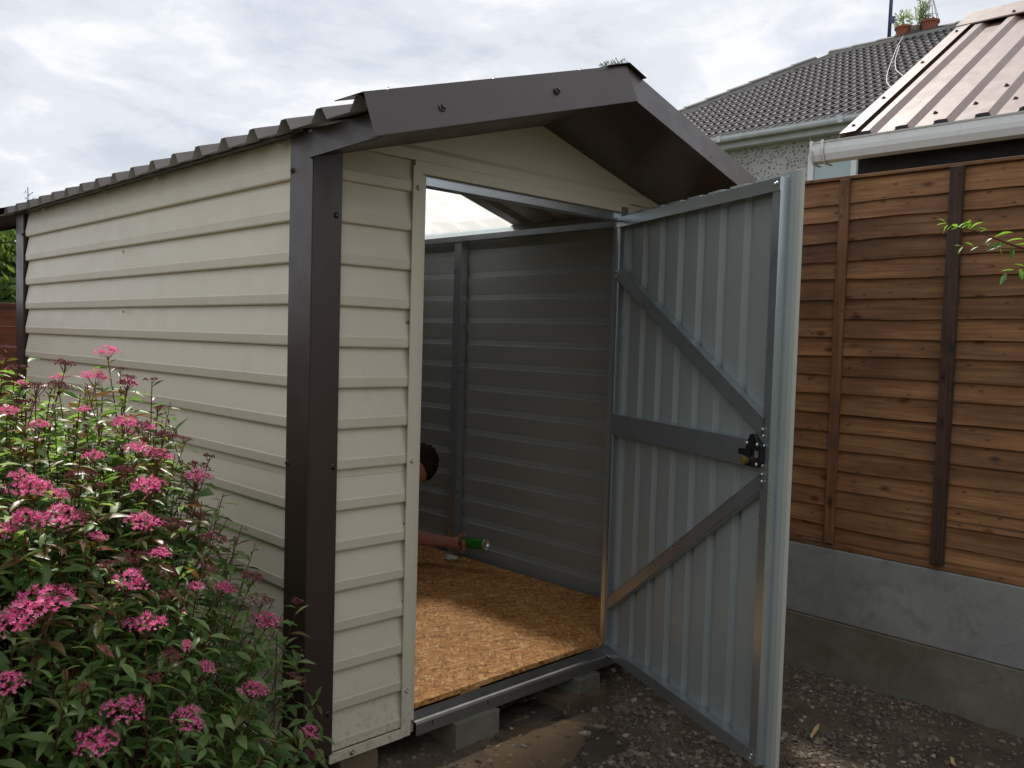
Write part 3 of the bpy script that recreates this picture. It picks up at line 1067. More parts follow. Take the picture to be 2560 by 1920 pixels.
# lock: black case, latch bolt, brass cylinder
m = MB()
pc = [(0.872, 1.062), (0.925, 1.062), (0.946, 1.078), (0.946, 1.128), (0.928, 1.140), (0.915, 1.158), (0.893, 1.158), (0.882, 1.138), (0.874, 1.138)]
m.prism([dp(u, -0.002, z) for u, z in pc], -DN * 0.014)
dbox(m, 0.850, 0.905, -0.024, -0.016, 1.094, 1.112)
lock = m.build('lock', 'black_plastic', door, bevel=0.0015)
m = MB(); m.tube([dp(0.884, -0.0165, 1.080), dp(0.884, -0.036, 1.080)], 0.0115, 16); m.build('lock_cylinder', 'brass', lock)
m = MB(); dbox(m, 0.921, 0.937, -0.0185, -0.0163, 1.092, 1.112); m.build('latch_plate', 'zinc_screw', lock)
for u, z in ((0.882, 1.130), (0.930, 1.130), (0.930, 1.072)):
    rivet(lock, dp(u, -0.0165, z), -DN, 1.0)

# ------------------------------------------------------------------ blocks the shed stands on
def rough_block(name, x0, x1, y0, y1, z0, z1, mat, amp, label, seed):
    bm = bmesh.new()
    bmesh.ops.create_cube(bm, size=1)
    bmesh.ops.bevel(bm, geom=bm.edges[:], offset=0.02, segments=1, affect='EDGES')
    bmesh.ops.subdivide_edges(bm, edges=bm.edges[:], cuts=4, use_grid_fill=True)
    c = Vector(((x0 + x1) / 2, (y0 + y1) / 2, (z0 + z1) / 2)); s = Vector((x1 - x0, y1 - y0, z1 - z0))
    for v in bm.verts:
        p = Vector((v.co.x * s.x, v.co.y * s.y, v.co.z * s.z))
        n = noise.noise(p * 16 + Vector((seed, 0, 0))) + 0.6 * noise.noise(p * 45 + Vector((0, seed, 0)))
        v.co = p + v.co.normalized() * n * amp
    me = bpy.data.meshes.new(name); bm.to_mesh(me); bm.free()
    me.materials.append(MAT[mat])
    o = bpy.data.objects.new(name, me)
    link(o, None, c)
    auto_smooth(o, 28)
    return tag(o, label, 'block', 'blocks under the shed')


rough_block('concrete_block', 0.548, 0.742, -0.045, 0.22, 0.05, 0.1475, 'block', 0.003, 'grey concrete block under the middle of the door sill', 1.3)
rough_block('concrete_block', 1.14, 1.262, -0.055, 0.16, 0.090, 0.1475, 'block', 0.007, 'broken lump of concrete wedged under the sill near the door hinge', 5.1)
rough_block('paving_piece', 1.06, 1.275, -0.075, 0.20, 0.045, 0.088, 'dirty_block', 0.005, 'flat brown slab below the broken concrete lump near the hinge', 8.7)
rough_block('rough_stone', 0.125, 0.262, -0.005, 0.22, 0.045, 0.146, 'dirty_block', 0.010, 'rounded brown stone under the front corner by the shrub', 12.9)
rough_block('rough_stone', 0.02, 0.20, 2.5, 2.8, 0.045, 0.1475, 'dirty_block', 0.008, 'stone under the far rear corner of the metal shed', 22.9)
rough_block('rough_stone', 1.62, 1.80, 2.5, 2.8, 0.045, 0.1475, 'dirty_block', 0.008, 'stone under the rear corner of the metal shed beside the timber fence', 27.9)

# ------------------------------------------------------------------ timber fence on concrete gravel boards
FX = 2.15
fence = empty('timber_fence', (FX, -0.6, 0.05), 'brown overlapping timber fence on two grey concrete gravel boards', 'fence')
bays = [(-2.95, -1.50), (-1.42, 0.30), (0.38, 2.05)]
for by0, by1 in bays:
    gb = MB().box(FX - 0.004, FX + 0.046, by0, by1, 0.293, 0.588).build('gravel_board', 'concrete', fence, bevel=0.004)
    gb = MB().box(FX - 0.008, FX + 0.042, by0, by1, -0.02, 0.2905).build('gravel_board', 'mossy_concrete', fence, bevel=0.004)
    MB().box(FX + 0.000, FX + 0.034, by0, by1, 0.5905, 0.612).build('bottom_rail', 'fence_wood', fence, bevel=0.002)
    MB().box(FX - 0.006, FX + 0.040, by0, by1, 2.101, 2.114).build('cap_rail', 'fence_wood', fence, bevel=0.002)
    nb = 19
    for i in range(nb):
        zlo = 0.608 + i * 0.0778 + rnd.uniform(-0.004, 0.004)
        hgt = 0.096
        n = int((by1 - by0) / 0.035)
        m = MB()
        sd = rnd.uniform(0, 100)
        wav = rnd.uniform(0.004, 0.015) if i else 0.0
        tl = rnd.gauss(0, 0.003) if i else 0.0
        top = min(zlo + hgt, 2.100)
        for j in range(n + 1):
            y = by0 + (by1 - by0) * j / n
            lo = zlo + wav * noise.noise(Vector((y * 2.1, sd, 0))) + 0.3 * wav * noise.noise(Vector((y * 9, sd, 4))) + tl * (y - by0 - 0.8)
            m.v += [(FX + 0.000, y, lo), (FX + 0.014, y, top), (FX + 0.020, y, top), (FX + 0.010, y, lo)]
        for j in range(n):
            b = j * 4
            for k in range(4):
                m.f.append((b + k, b + (k + 1) % 4, b + 4 + (k + 1) % 4, b + 4 + k)); m.m.append(0)
        m.f += [(3, 2, 1, 0), (n * 4, n * 4 + 1, n * 4 + 2, n * 4 + 3)]; m.m += [0, 0]
        m.build('board', 'fence_wood', fence)
for by0, by1 in bays[1:2]:
    for y, wd, x0, mt in ((-0.515, 0.042, FX - 0.014, 'batten_wood'), (-0.948, 0.0455, FX - 0.030, 'dark_batten_wood'), (-0.06, 0.042, FX - 0.014, 'batten_wood')):
        MB().box(x0, FX + 0.001, y - wd / 2, y + wd / 2, 0.6125, 2.0995).build('batten', mt, fence, bevel=0.003)
for y in (-2.2, 1.2):
    MB().box(FX - 0.014, FX + 0.001, y - 0.021, y + 0.021, 0.6125, 2.0995).build('batten', 'batten_wood', fence, bevel=0.003)
for y in (-1.46, 0.34, 2.09):
    MB().box(FX - 0.03, FX + 0.07, y - 0.038, y + 0.038, -0.1, 2.13).build('fence_post', 'concrete', fence, bevel=0.006)

# ------------------------------------------------------------------ neighbour's shed behind the fence
NX0, NZ0, NM = 3.05, 2.49, 0.62
NRX = 4.72
nsh = empty('neighbour_shed', (3.9, -1.6, 0.05), 'neighbouring shed with sunlit brown ribbed metal roof and white gutter', 'shed')
nz = lambda x: NZ0 + NM * (x - NX0)
MB().box(3.14, 6.2, -3.4, -0.10, 0.02, 2.42).build('wall', 'dark_timber', nsh)
MB().prism([(3.14, -0.13, 2.42), (6.2, -0.13, 2.42), (NRX, -0.13, nz(NRX) - 0.04)], (0, 0.03, 0)).build('gable_wall', 'dark_timber', nsh)
m = MB()
m.obox((NRX - 0.03, -3.4, nz(NRX) - 0.08), (0.06, 0, 0), (0, 3.3, 0), (0, 0, 0.05))
nroof = m.build('roof', 'dark_timber', nsh)


def nsheet(y0, y1, lift):
    pts = []
    ys = [-0.36 - 0.182 * k for k in range(-1, 20)]
    pr = [(y1, 0)]
    for c in ys:
        for dy, h in ((0.048, 0.0), (0.020, 0.030), (-0.020, 0.030), (-0.048, 0.0)):
            if y0 < c + dy < y1:
                pr.append((c + dy, h))
    pr.append((y0, 0))
    m = MB()
    for mi, off in ((0, 0), (1, -0.002)):
        a = [Vector((NX0 - 0.02, y, nz(NX0 - 0.02) + h + off + lift)) for y, h in pr]
        m.strip(a, (NRX - NX0 + 0.02, 0, nz(NRX) - nz(NX0 - 0.02)), mi)
        a = [Vector((2 * NRX - NX0 + 0.02, y, nz(NX0 - 0.02) + h + off + lift)) for y, h in pr]
        m.strip(a, (-(NRX - NX0 + 0.02), 0, nz(NRX) - nz(NX0 - 0.02)), mi)
    return m.build('roof_sheet', ['neighbour_steel', 'grey_backing'], nroof)


nsheet(-0.815, -0.055, 0.0)
nsheet(-1.54, -0.795, 0.0015)
nsheet(-3.4, -1.52, 0.0)
# closed rib ends showing dark at the eave
for k in range(8):
    c = -0.36 - 0.182 * (k - 1)
    if c < -0.06:
        MB().box(NX0 - 0.024, NX0 - 0.0205, c - 0.03, c + 0.03, nz(NX0 - 0.02) - 0.002, nz(NX0 - 0.02) + 0.027).build('rib_filler', 'black_plastic', nroof)
# verge flashing
m = MB()
m.obox((NX0 - 0.02, -0.048, nz(NX0 - 0.02) + 0.034), (NRX - NX0 + 0.02, 0, NM * (NRX - NX0 + 0.02)), (0, -0.082, 0.003), (0, 0, 0.003))
m.obox((NX0 - 0.02, -0.048, nz(NX0 - 0.02) - 0.05), (NRX - NX0 + 0.02, 0, NM * (NRX - NX0 + 0.02)), (0, 0.003, 0), (0, 0, 0.087))
vf = m.build('verge_flashing', 'neighbour_steel', nroof, bevel=0.001)
nn = Vector((-NM, 0, 1)).normalized()
for x in (3.10, 3.44, 3.93, 4.42):
    screw(vf, (x, -0.085, nz(x) + 0.0385), nn, 'black', 1.25)
# ridge cap
m = MB()
pts = [Vector((NRX - 0.20, -3.4, nz(NRX - 0.20) + 0.045)), Vector((NRX - 0.05, -3.4, nz(NRX - 0.05) + 0.050)), Vector((NRX, -3.4, nz(NRX) + 0.058))]
m.strip(pts, (0, 3.36, 0)); m.strip([p - Vector((0, 0, 0.003)) for p in pts], (0, 3.36, 0))
pts2 = [Vector((2 * NRX - p.x, p.y, p.z)) for p in pts]
m.strip(pts2, (0, 3.36, 0))
m.add([pts[0], pts[0] + Vector((0, 3.36, 0)), pts[0] + Vector((0, 3.36, -0.008)), pts[0] + Vector((0, 0, -0.008))], [(0, 1, 2, 3)])
nrc = m.build('ridge_cap', 'neighbour_steel', nroof)
for y in (-0.36, -0.542, -0.724, -0.906):
    screw(nrc, (NRX - 0.17, y, nz(NRX - 0.17) + 0.047), nn, 'black', 1.25)
for x, y, h in ((3.20, -0.45, 0.001), (3.24, -0.62, 0.001), (3.33, -0.724, 0.031), (3.22, -0.80, 0.001), (3.2, -0.995, 0.001), (3.22, -1.18, 0.001)):
    screw(nroof, (x, y, nz(x) + h), nn, 'black', 1.3)


def gutter(parent, x, y0, y1, ztop, r, d, mat, name='gutter'):
    """half-round to square gutter: outer face at x, towards +x is the wall"""
    prof = [(0.0, 0.0), (0.002, -0.006), (0.008, -0.010), (0.004, -0.4 * d), (0.006, -0.62 * d), (0.02, -0.92 * d), (0.05, -d), (0.6 * r, -d), (r, -0.8 * d), (r, 0.0)]
    inner = [(a + (0.003 if i < 6 else -0.001), b + 0.003) for i, (a, b) in enumerate(prof)][::-1]
    inner[0] = (r - 0.003, 0.0); inner[-1] = (0.006, 0.0)
    m = MB()
    loop = [Vector((x + a, y0, ztop + b)) for a, b in prof + inner]
    n = len(loop)
    vs = loop + [p + Vector((0, y1 - y0, 0)) for p in loop]
    fs = [(i, (i + 1) % n, n + (i + 1) % n, n + i) for i in range(n)]
    m.add(vs, fs)
    k = len(prof)
    e = [Vector((x + a, y1, ztop + b)) for a, b in prof]
    m.add(e, [tuple(range(k))])
    return m.build(name, mat, parent)


ng = gutter(nsh, 2.985, -3.4, 0.088, 2.478, 0.10, 0.105, 'white_plastic')
for y in (0.088, 0.028):
    wdt = 0.014
    m = MB()
    m.prism([(2.978, y - wdt, 2.484), (2.978, y - wdt, 2.440), (2.984, y - wdt, 2.41), (3.004, y - wdt, 2.378), (3.03, y - wdt, 2.366), (3.09, y - wdt, 2.366),
             (3.09, y - wdt, 2.372), (3.03, y - wdt, 2.3725), (3.0, y - wdt, 2.384), (2.983, y - wdt, 2.442), (2.986, y - wdt, 2.484)], (0, wdt, 0))
    m.build('gutter_clip', 'white_plastic', ng)

# ------------------------------------------------------------------ house with tiled roof
HX, HZ, HM = 9.0, 4.24, 0.55
HRX = 12.88
hz = lambda x: HZ + HM * (x - HX)
HY0 = 7.84                                   # eave corner
hip = lambda x: HY0 - 0.735 * (x - HX)       # hip edge in plan
house = empty('house', (12, 2, 0.05), 'pebbledashed house with dark brown tiled roof behind the fence', 'house')
hw = MB().box(HX + 0.3, 2 * HRX - HX - 0.3, -5.0, HY0 - 0.3, 0.0, HZ - 0.10).build('wall', 'pebbledash', house)
m = MB()
m.prism([(HX + 0.06, HY0, hz(HX + 0.06) - 0.05), (HX + 0.06, -5.0, hz(HX + 0.06) - 0.05), (HRX, -5.0, hz(HRX) - 0.05), (HRX, hip(HRX), hz(HRX) - 0.05)], (0, 0, -0.04))
m.prism([(2 * HRX - HX - 0.06, HY0, hz(HX + 0.06) - 0.05), (2 * HRX - HX - 0.06, -5.0, hz(HX + 0.06) - 0.05), (HRX, -5.0, hz(HRX) - 0.05), (HRX, hip(HRX), hz(HRX) - 0.05)], (0, 0, -0.04))
m.prism([(HX + 0.06, HY0, hz(HX + 0.06) - 0.055), (HRX, hip(HRX), hz(HRX) - 0.055), (2 * HRX - HX - 0.06, HY0, hz(HX + 0.06) - 0.055)], (0, 0, -0.04))
hroof = m.build('roof', 'roof_tile', house)
TW, TG = 0.224, 0.262
tlen = TG + 0.05


def tile_geo():
    """double-roll tile: local x across, local y up the slope, z out of the roof"""
    m = MB()
    prof = []
    for half in (0, 1):
        b = half * TW / 2
        prof += [(b, 0.004), (b + 0.052, 0.0), (b + 0.060, 0.010), (b + 0.074, 0.026), (b + 0.088, 0.026), (b + 0.102, 0.010)]
    prof.append((TW, 0.004))
    n = len(prof)
    lo = [(x, 0, z + 0.030) for x, z in prof]
    hi = [(x, tlen, z + 0.004) for x, z in prof]
    bt = [(x, 0, 0.004 + 0.25 * z) for x, z in prof]
    m.add(lo + hi, [(i, i + 1, n + i + 1, n + i) for i in range(n - 1)])
    m.add(bt + lo, [(i, i + 1, n + i + 1, n + i) for i in range(n - 1)])
    return m


tg = tile_geo()
tile_me = tg.mesh('tile', 'roof_tile')
sl = math.hypot(1, HM)
ey = Vector((1 / sl, 0, HM / sl)); exv = Vector((0, -1, 0)); ezv = exv.cross(ey)
TROT = Matrix((exv, ey, ezv)).transposed()
tiles = []
row = 0
while True:
    x = HX + 0.02 + row * TG / sl
    if x > HRX - 0.12: break
    y = HY0 - 0.05 - (TW / 2 if row % 2 else 0)
    while y > 0.4:
        if y < hip(x + 0.10) - 0.02:
            o3 = Vector((x, y, hz(x) - 0.045))
            tiles.append(((o3 - CP).length, o3))
        y -= TW
    row += 1
tiles.sort(key=lambda a: a[0])
for i, (_, o3) in enumerate(tiles[:300]):
    j = Matrix.Rotation(rnd.gauss(0, 0.006), 3, 'Z')
    inst('tile', tile_me, hroof, o3 + ezv * rnd.uniform(0, 0.004), TROT @ j)
if len(tiles) > 300:
    m = MB()
    for _, o3 in tiles[300:]:
        vs = [o3 + TROT @ Vector(p) for p in tg.v]
        m.add(vs, tg.f)
    o = m.build('tiles', 'roof_tile', hroof); o['kind'] = 'stuff'
# hip and ridge tiles bedded in mortar


def ridge_run(p0, p1, seg, name):
    p0, p1 = Vector(p0), Vector(p1)
    d = p1 - p0; n = int(d.length / seg)
    dn = d.normalized(); side = dn.cross(Vector((0, 0, 1))).normalized(); up = side.cross(dn)
    m = MB()
    L = seg * 1.02
    for e, lift in ((0, 0.012), (L, 0.0)):
        for a in range(9):
            th = math.pi * (a / 8)
            m.v.append(tuple(dn * e + side * math.cos(th) * 0.115 + up * (math.sin(th) * 0.075 + lift)))
    m.f = [(a, a + 1, 10 + a, 9 + a) for a in range(8)]; m.m = [0] * 8
    m.add([Vector(m.v[a]) for a in range(9)], [tuple(range(9))], 1)
    me = m.mesh(name, ['roof_tile', 'mortar'], False)
    for i in range(n):
        inst(name, me, hroof, p0 + dn * (i * seg) + up * 0.0)
    mm = MB()
    mm.obox(p0 - side * 0.128 - up * 0.06, d, side * 0.256, up * 0.075)
    mm.build('mortar_bed', 'mortar', hroof)


ridge_run((HX + 0.1, hip(HX + 0.1), hz(HX + 0.1) - 0.02), (HRX, hip(HRX), hz(HRX) - 0.02), 0.40, 'hip_tile')
ridge_run((HRX, hip(HRX), hz(HRX) - 0.035), (HRX, -0.6, hz(HRX) - 0.035), 0.40, 'ridge_tile')
hg = gutter(house, HX - 0.06, -2.0, HY0, HZ - 0.01, 0.10, 0.075, 'old_gutter')
for y in (4.55, 2.85):
    MB().box(HX - 0.068, HX - 0.056, y - 0.03, y + 0.03, HZ - 0.09, HZ - 0.004).build('gutter_joint', 'old_gutter', hg)
MB().box(HX + 0.10, HX + 0.125, -2.0, HY0 - 0.05, HZ - 0.15, HZ - 0.045).build('fascia', 'old_gutter', house)
MB().box(HX + 0.126, HX + 0.3, -2.0, HY0 - 0.05, HZ - 0.135, HZ - 0.12).build('soffit', 'old_gutter', house)
# window just under the eave
wx = HX + 0.3
m = MB()
wy0, wy1, wz0, wz1 = 2.20, 3.42, 2.75, 3.90
for b in ((wy0, wy1, wz0, wz0 + 0.08), (wy0, wy1, wz1 - 0.08, wz1), (wy1 - 0.075, wy1, wz0 + 0.08, wz1 - 0.08), (wy0, wy0 + 0.075, wz0 + 0.08, wz1 - 0.08), (2.78, 2.85, wz0 + 0.08, wz1 - 0.08)):
    m.box(wx - 0.03, wx + 0.02, *b)
win = m.build('window', 'white_plastic', house)
MB().box(wx - 0.006, wx + 0.012, 2.852, wy1 - 0.077, wz0 + 0.082, wz1 - 0.082).build('pane', 'window_glass', win)
MB().box(wx - 0.006, wx + 0.012, wy0 + 0.077, 2.778, wz0 + 0.082, wz1 - 0.082).build('pane', 'window_glass', win)
MB().tube([(wx - 0.02, 3.40, 4.02), (wx - 0.14, 3.36, 4.16)], 0.008, 6).build('overflow_pipe', 'white_plastic', house)

# things on the house roof
zr = hz(HRX) - 0.005
m = MB(); m.tube([(HRX, 4.03, zr - 0.02), (HRX + 0.01, 4.015, 7.9)], 0.028, 10)
pole = m.build('aerial_pole', 'blue_pole', None, True)
tag(pole, 'tall thin blue aerial pole standing on the house ridge', 'pole')
MB().box(HRX - 0.05, HRX - 0.02, 3.93, 4.00, zr + 0.26, zr + 0.36).build('junction_box', 'blue_pole', pole)
m = MB(); m.tube([(HRX - 0.03, 3.97, zr + 0.26), (HRX - 0.03, 3.89, zr + 0.20), (HRX - 0.03, 3.87, zr + 0.12), (HRX - 0.03, 3.95, zr + 0.01)], 0.006, 5)
m.build('loop_wire', 'black_plastic', pole)


def leaf_spray(m, c, r, n, ln, wd, up=0.4, sd=0):
    q = random.Random(sd)
    for _ in range(n):
        d = Vector((q.gauss(0, 1), q.gauss(0, 1), q.gauss(up, 1))).normalized()
        p = Vector(c) + d * r * q.uniform(0.3, 1.0)
        s = d.cross(Vector((q.uniform(-1, 1), q.uniform(-1, 1), q.uniform(-1, 1)))).normalized()
        m.add([p - d * ln / 2, p + s * wd / 2, p + d * ln / 2, p - s * wd / 2], [(0, 1, 2, 3)])


def pot(name, y, rr, h, label):
    e = empty(name, (HRX, y, zr - 0.005), label, 'flower pot', 'pots on the house ridge')
    m = MB(); m.lathe([(0.0001, 0.0), (rr * 0.72, 0.0), (rr * 0.95, h * 0.8), (rr * 1.06, h * 0.8), (rr * 1.06, h), (rr * 0.9, h), (rr * 0.88, h * 0.9), (0.0001, h * 0.88)], 18)
    me = m.mesh('pot', 'terracotta', False)
    inst('pot', me, e, (HRX, y, zr - 0.005))
    return e


p1 = pot('flower_pot', 3.80, 0.13, 0.17, 'terracotta pot with pale bushy plant beside the aerial pole')
m = MB(); leaf_spray(m, (HRX, 3.80, zr + 0.27), 0.17, 170, 0.07, 0.025, 0.5, 3)
m.tube([(HRX, 3.80, zr + 0.12), (HRX, 3.82, zr + 0.3)], 0.012, 5)
m.build('plant', 'grey_leaf', p1)
p2 = pot('flower_pot', 3.40, 0.135, 0.17, 'terracotta pot with a wire pyramid standing in it on the ridge')
m = MB(); leaf_spray(m, (HRX - 0.05, 3.44, zr + 0.17), 0.10, 60, 0.06, 0.025, 0.3, 5)
m.build('plant', 'tree_leaf', p2)
e = empty('dark_stone_pot', (HRX, 3.61, zr), 'small dark pot with a feathery grey plant between the terracotta pots', 'flower pot', 'pots on the house ridge')
m = MB(); m.lathe([(0.0001, 0), (0.07, 0), (0.095, 0.06), (0.085, 0.13), (0.05, 0.15), (0.0001, 0.15)], 14)
inst('pot', m.mesh('dark_pot', 'block', True), e, (HRX, 3.61, zr - 0.005))
m = MB()
q = random.Random(9)
for i in range(16):
    a = Vector((HRX, 3.58, zr + 0.12)); b = a + Vector((q.uniform(-.1, .1), q.uniform(-.16, .08), q.uniform(.25, .42)))
    m.tube([a, (a + b) / 2 + Vector((0, q.uniform(-.03, .03), 0.03)), b], 0.004, 4)
    for k in range(9):
        p = a.lerp(b, 0.4 + 0.07 * k)
        leaf_spray(m, p, 0.03, 2, 0.055, 0.018, 0.3, i * 10 + k)
m.build('plant', 'grey_leaf', e)
m = MB()
zc = zr + 0.165
for k in range(10):
    th = 2 * math.pi * k / 10
    m.tube([(HRX + 0.12 * math.cos(th), 3.40 + 0.12 * math.sin(th), zc), (HRX + 0.105 * math.cos(th), 3.40 + 0.105 * math.sin(th), zc + 0.08),
            (HRX + 0.02 * math.cos(th), 3.40 + 0.02 * math.sin(th), zc + 0.36)], 0.0045, 4)
for rr, z in ((0.12, 0.0), (0.105, 0.08), (0.02, 0.36)):
    m.tube([(HRX + rr * math.cos(a * math.pi / 8), 3.40 + rr * math.sin(a * math.pi / 8), zc + z) for a in range(17)], 0.0045, 4)
m.tube([(HRX + 0.018 * math.cos(a), 3.40 + 0.018 * math.cos(a), zc + 0.385 + 0.022 * math.sin(a)) for a in [i * math.pi / 6 for i in range(13)]], 0.005, 4)
tag(m.build('wire_pyramid', 'dull_galv'), 'grey wire plant pyramid standing in a terracotta pot on the house ridge', 'plant support')
off = Vector((-0.02, 0, 0.06))
cb = [(HRX, 3.78, zr - 0.02), (12.0, 3.50, 0), (11.25, 3.24, 0), (10.62, 3.02, 0), (10.17, 2.84, 0), (9.90, 2.71, 0), (9.62, 2.53, 0)]
cb2 = [(12.0, 3.47, 0), (11.25, 3.20, 0), (10.9, 3.05, 0), (10.5, 2.86, 0), (10.11, 2.60, 0)]
m = MB()
for c in (cb, cb2):
    m.tube(smooth_line([Vector((x, y, (z or hz(x)))) + off for x, y, z in c]), 0.006, 5)
tag(m.build('roof_cable', 'cable_white'), 'thin pale cable hanging in a loop over the roof tiles', 'cable')

# ------------------------------------------------------------------ fence and trees behind the shed
rf = empty('rear_fence', (-1.0, 3.9, 0.05), 'old dark red-brown timber fence behind the rear of the shed', 'fence')
zt = 1.552
for i in range(11):
    z1 = zt - i * 0.142
    dy = 0.0 if i == 0 else 0.03
    MB().box(-4.0, 1.9, 3.90 + dy, 3.92 + dy, max(z1 - 0.140, 0.03), z1).build('board', 'old_fence_wood', rf, bevel=0.003)
for x in (-3.0, -1.4, 0.55, 1.85):
    MB().box(x, x + 0.08, 3.952, 4.03, 0.0, zt).build('fence_post', 'old_fence_wood', rf)


def tree(name, base, height, crown_c, crown_r, nleaf, ln, wd, mat, label, sd, bark='grey_bark', up=0.25, cat='tree', clumps=40):
    q = random.Random(sd)
    e = empty(name, base, label, cat)
    base = Vector(base); cc = Vector(crown_c); cr = Vector(crown_r)
    m = MB()
    top = Vector((cc.x, cc.y, cc.z + cr.z * 0.7))
    th = 0.045 * height / 3
    m.tube([base, base.lerp(top, 0.35) + Vector((0.03 * height / 3, 0, 0)), base.lerp(top, 0.7), top], [th, th * 0.8, th * 0.45, th * 0.1], 8)
    centers = []
    for k in range(clumps):
        d = Vector((q.gauss(0, 1), q.gauss(0, 1), q.gauss(0, 1))).normalized() * (q.random() ** 0.45)
        p = cc + Vector((d.x * cr.x, d.y * cr.y, d.z * cr.z))
        centers.append(p)
        if k < 22:
            s = base.lerp(top, q.uniform(0.3, 0.8))
            m.tube([s, s.lerp(p, 0.5) + Vector((0, 0, 0.05)), p], [th * 0.35, th * 0.22, th * 0.06], 5)
    m.build('trunk', bark, e)
    m = MB()
    for i in range(nleaf):
        p = q.choice(centers)
        rr = 0.26 * (cr.x + cr.y + cr.z) / 3
        d = Vector((q.gauss(0, 1), q.gauss(0, 1), q.gauss(0, 1))).normalized()
        pos = p + d * rr * q.random() ** 0.5
        ax = (d + Vector((q.gauss(0, .6), q.gauss(0, .6), q.gauss(up, .6)))).normalized()
        s = ax.cross(Vector((q.uniform(-1, 1), q.uniform(-1, 1), q.uniform(-1, 1)))).normalized()
        f = q.uniform(0.7, 1.3)
        m.add([pos, pos + ax * ln * f * 0.5 + s * wd * f * 0.5, pos + ax * ln * f, pos + ax * ln * f * 0.5 - s * wd * f * 0.5], [(0, 1, 2, 3)])
    o = m.build('crown', mat, e); 
    return e


tree('garden_tree', (0.9, 7.9, 0.05), 2.6, (0.95, 7.9, 1.55), (0.85, 0.8, 0.95), 9000, 0.11, 0.05, 'tree_leaf', 'leafy green tree beyond the old fence at the far left', 21, clumps=70)
tree('distant_tree', (11.2, 8.5, 0.05), 6.6, (11.18, 8.45, 5.46), (0.80, 0.75, 1.16), 30000, 0.055, 0.016, 'conifer_leaf', 'tree whose feathery top shows just above the shed ridge', 33, up=1.0, clumps=46)
e = empty('young_tree', (0.8, 5.62, 0.05), 'thin bare young tree tip showing above the left end of the shed roof', 'tree')
m = MB()
m.tube([(0.8, 5.62, 0.05), (0.81, 5.62, 1.4), (0.80, 5.61, 2.52)], [0.02, 0.012, 0.003], 6)
q = random.Random(4)
for k in range(26):
    z = 1.2 + k * 0.05
    a = q.uniform(0, 6.28); L = 0.045 + (2.55 - z) * 0.10
    m.tube([(0.80, 5.61, z), (0.80 + L * math.cos(a), 5.61 + L * math.sin(a), z + L * 0.7)], [0.004, 0.0015], 4)
m.build('trunk', 'grey_bark', e)
m = MB()
for k in range(26):
    z = 1.2 + k * 0.05
    leaf_spray(m, (0.80, 5.61, z), 0.05 + (2.55 - z) * 0.08, 5, 0.03, 0.008, 0.3, k)
m.build('crown', 'conifer_leaf', e)

def hedge(name, p0, p1, w, h, nleaf, label, sd):
    q = random.Random(sd)
    p0, p1 = Vector(p0), Vector(p1)
    d = (p1 - p0); L = d.length; d.normalize(); s = Vector((-d.y, d.x, 0))
    e = empty(name, (p0 + p1) / 2, label, 'hedge')
    m = MB()
    for k in range(int(L / 0.45)):
        a = p0 + d * (0.2 + 0.45 * k) + s * q.uniform(-.08, .08)
        m.tube([a, a + Vector((q.gauss(0, .05), q.gauss(0, .05), h * 0.5)), a + Vector((q.gauss(0, .12), q.gauss(0, .12), h * 0.95))], [0.03, 0.02, 0.006], 6)
    m.build('trunk', 'grey_bark', e)
    m = MB()
    for _ in range(nleaf):
        u = q.uniform(0, L); z = 0.05 + h * (1 - q.random() ** 2)
        sd_ = q.choice((-1, 1)) * w * (0.5 - 0.35 * q.random() ** 2) * (1 + 0.3 * noise.noise(Vector((u * 1.3, z * 1.3, sd))))
        z *= 1 + 0.10 * noise.noise(Vector((u * 0.9, 3.0, sd)))
        pos = p0 + d * u + s * sd_ + Vector((0, 0, z))
        ax = Vector((q.gauss(0, 1), q.gauss(0, 1), q.gauss(0.2, 1))).normalized()
        b = ax.cross(Vector((q.gauss(0, 1), q.gauss(0, 1), q.gauss(0, 1)))).normalized()
        m.add([pos, pos + ax * 0.07 + b * 0.04, pos + ax * 0.15, pos + ax * 0.07 - b * 0.04], [(0, 1, 2, 3)])
    o = m.build('crown', 'tree_leaf', e)
    return e


hedge('added_unseen_hedge', (-4.3, 3.6, 0.04), (-4.3, -6.2, 0.04), 0.8, 1.85, 14000, 'added green hedge out of view on the left, darkening light low on the shed', 61)  # both hedges are added out of view to darken the shed's low reflections
hedge('added_unseen_hedge', (-4.0, -6.6, 0.04), (3.2, -6.6, 0.04), 0.9, 2.0, 12000, 'added green hedge behind the camera, darkening reflections low on the shed front', 67)

# ------------------------------------------------------------------ flowering shrub
shrub = empty('flowering_shrub', (-0.72, 0.28, 0.05), 'bushy green shrub with flat pink flower heads beside the shed', 'shrub')
SC = Vector((-0.72, 0.28)); SR = 0.85; SH = 1.28


def dome(x, y):
    r2 = ((x - SC.x) ** 2 + (y - SC.y) ** 2) / SR ** 2
    return 0.05 + SH * math.sqrt(max(0.0, 1 - r2))


q = random.Random(11)
SHAPES = []          # leaf shape variants: lanceolate blades, folded and arched


def leaf_geo(fold, arch, wd, ln=1.0):
    n = 5
    vs = []; fs = []
    ws = [0.06, 0.62, 1.0, 0.66, 0.0]
    for i in range(n):
        t_ = i / (n - 1)
        y = t_ * ln; z = -arch * t_ * t_
        w = wd * ws[i]
        vs += [(-w, y, z + fold * w), (0, y, z), (w, y, z + fold * w)]
    for i in range(n - 1):
        b = i * 3
        fs += [(b, b + 1, b + 4, b + 3), (b + 1, b + 2, b + 5, b + 4)]
    return vs, fs


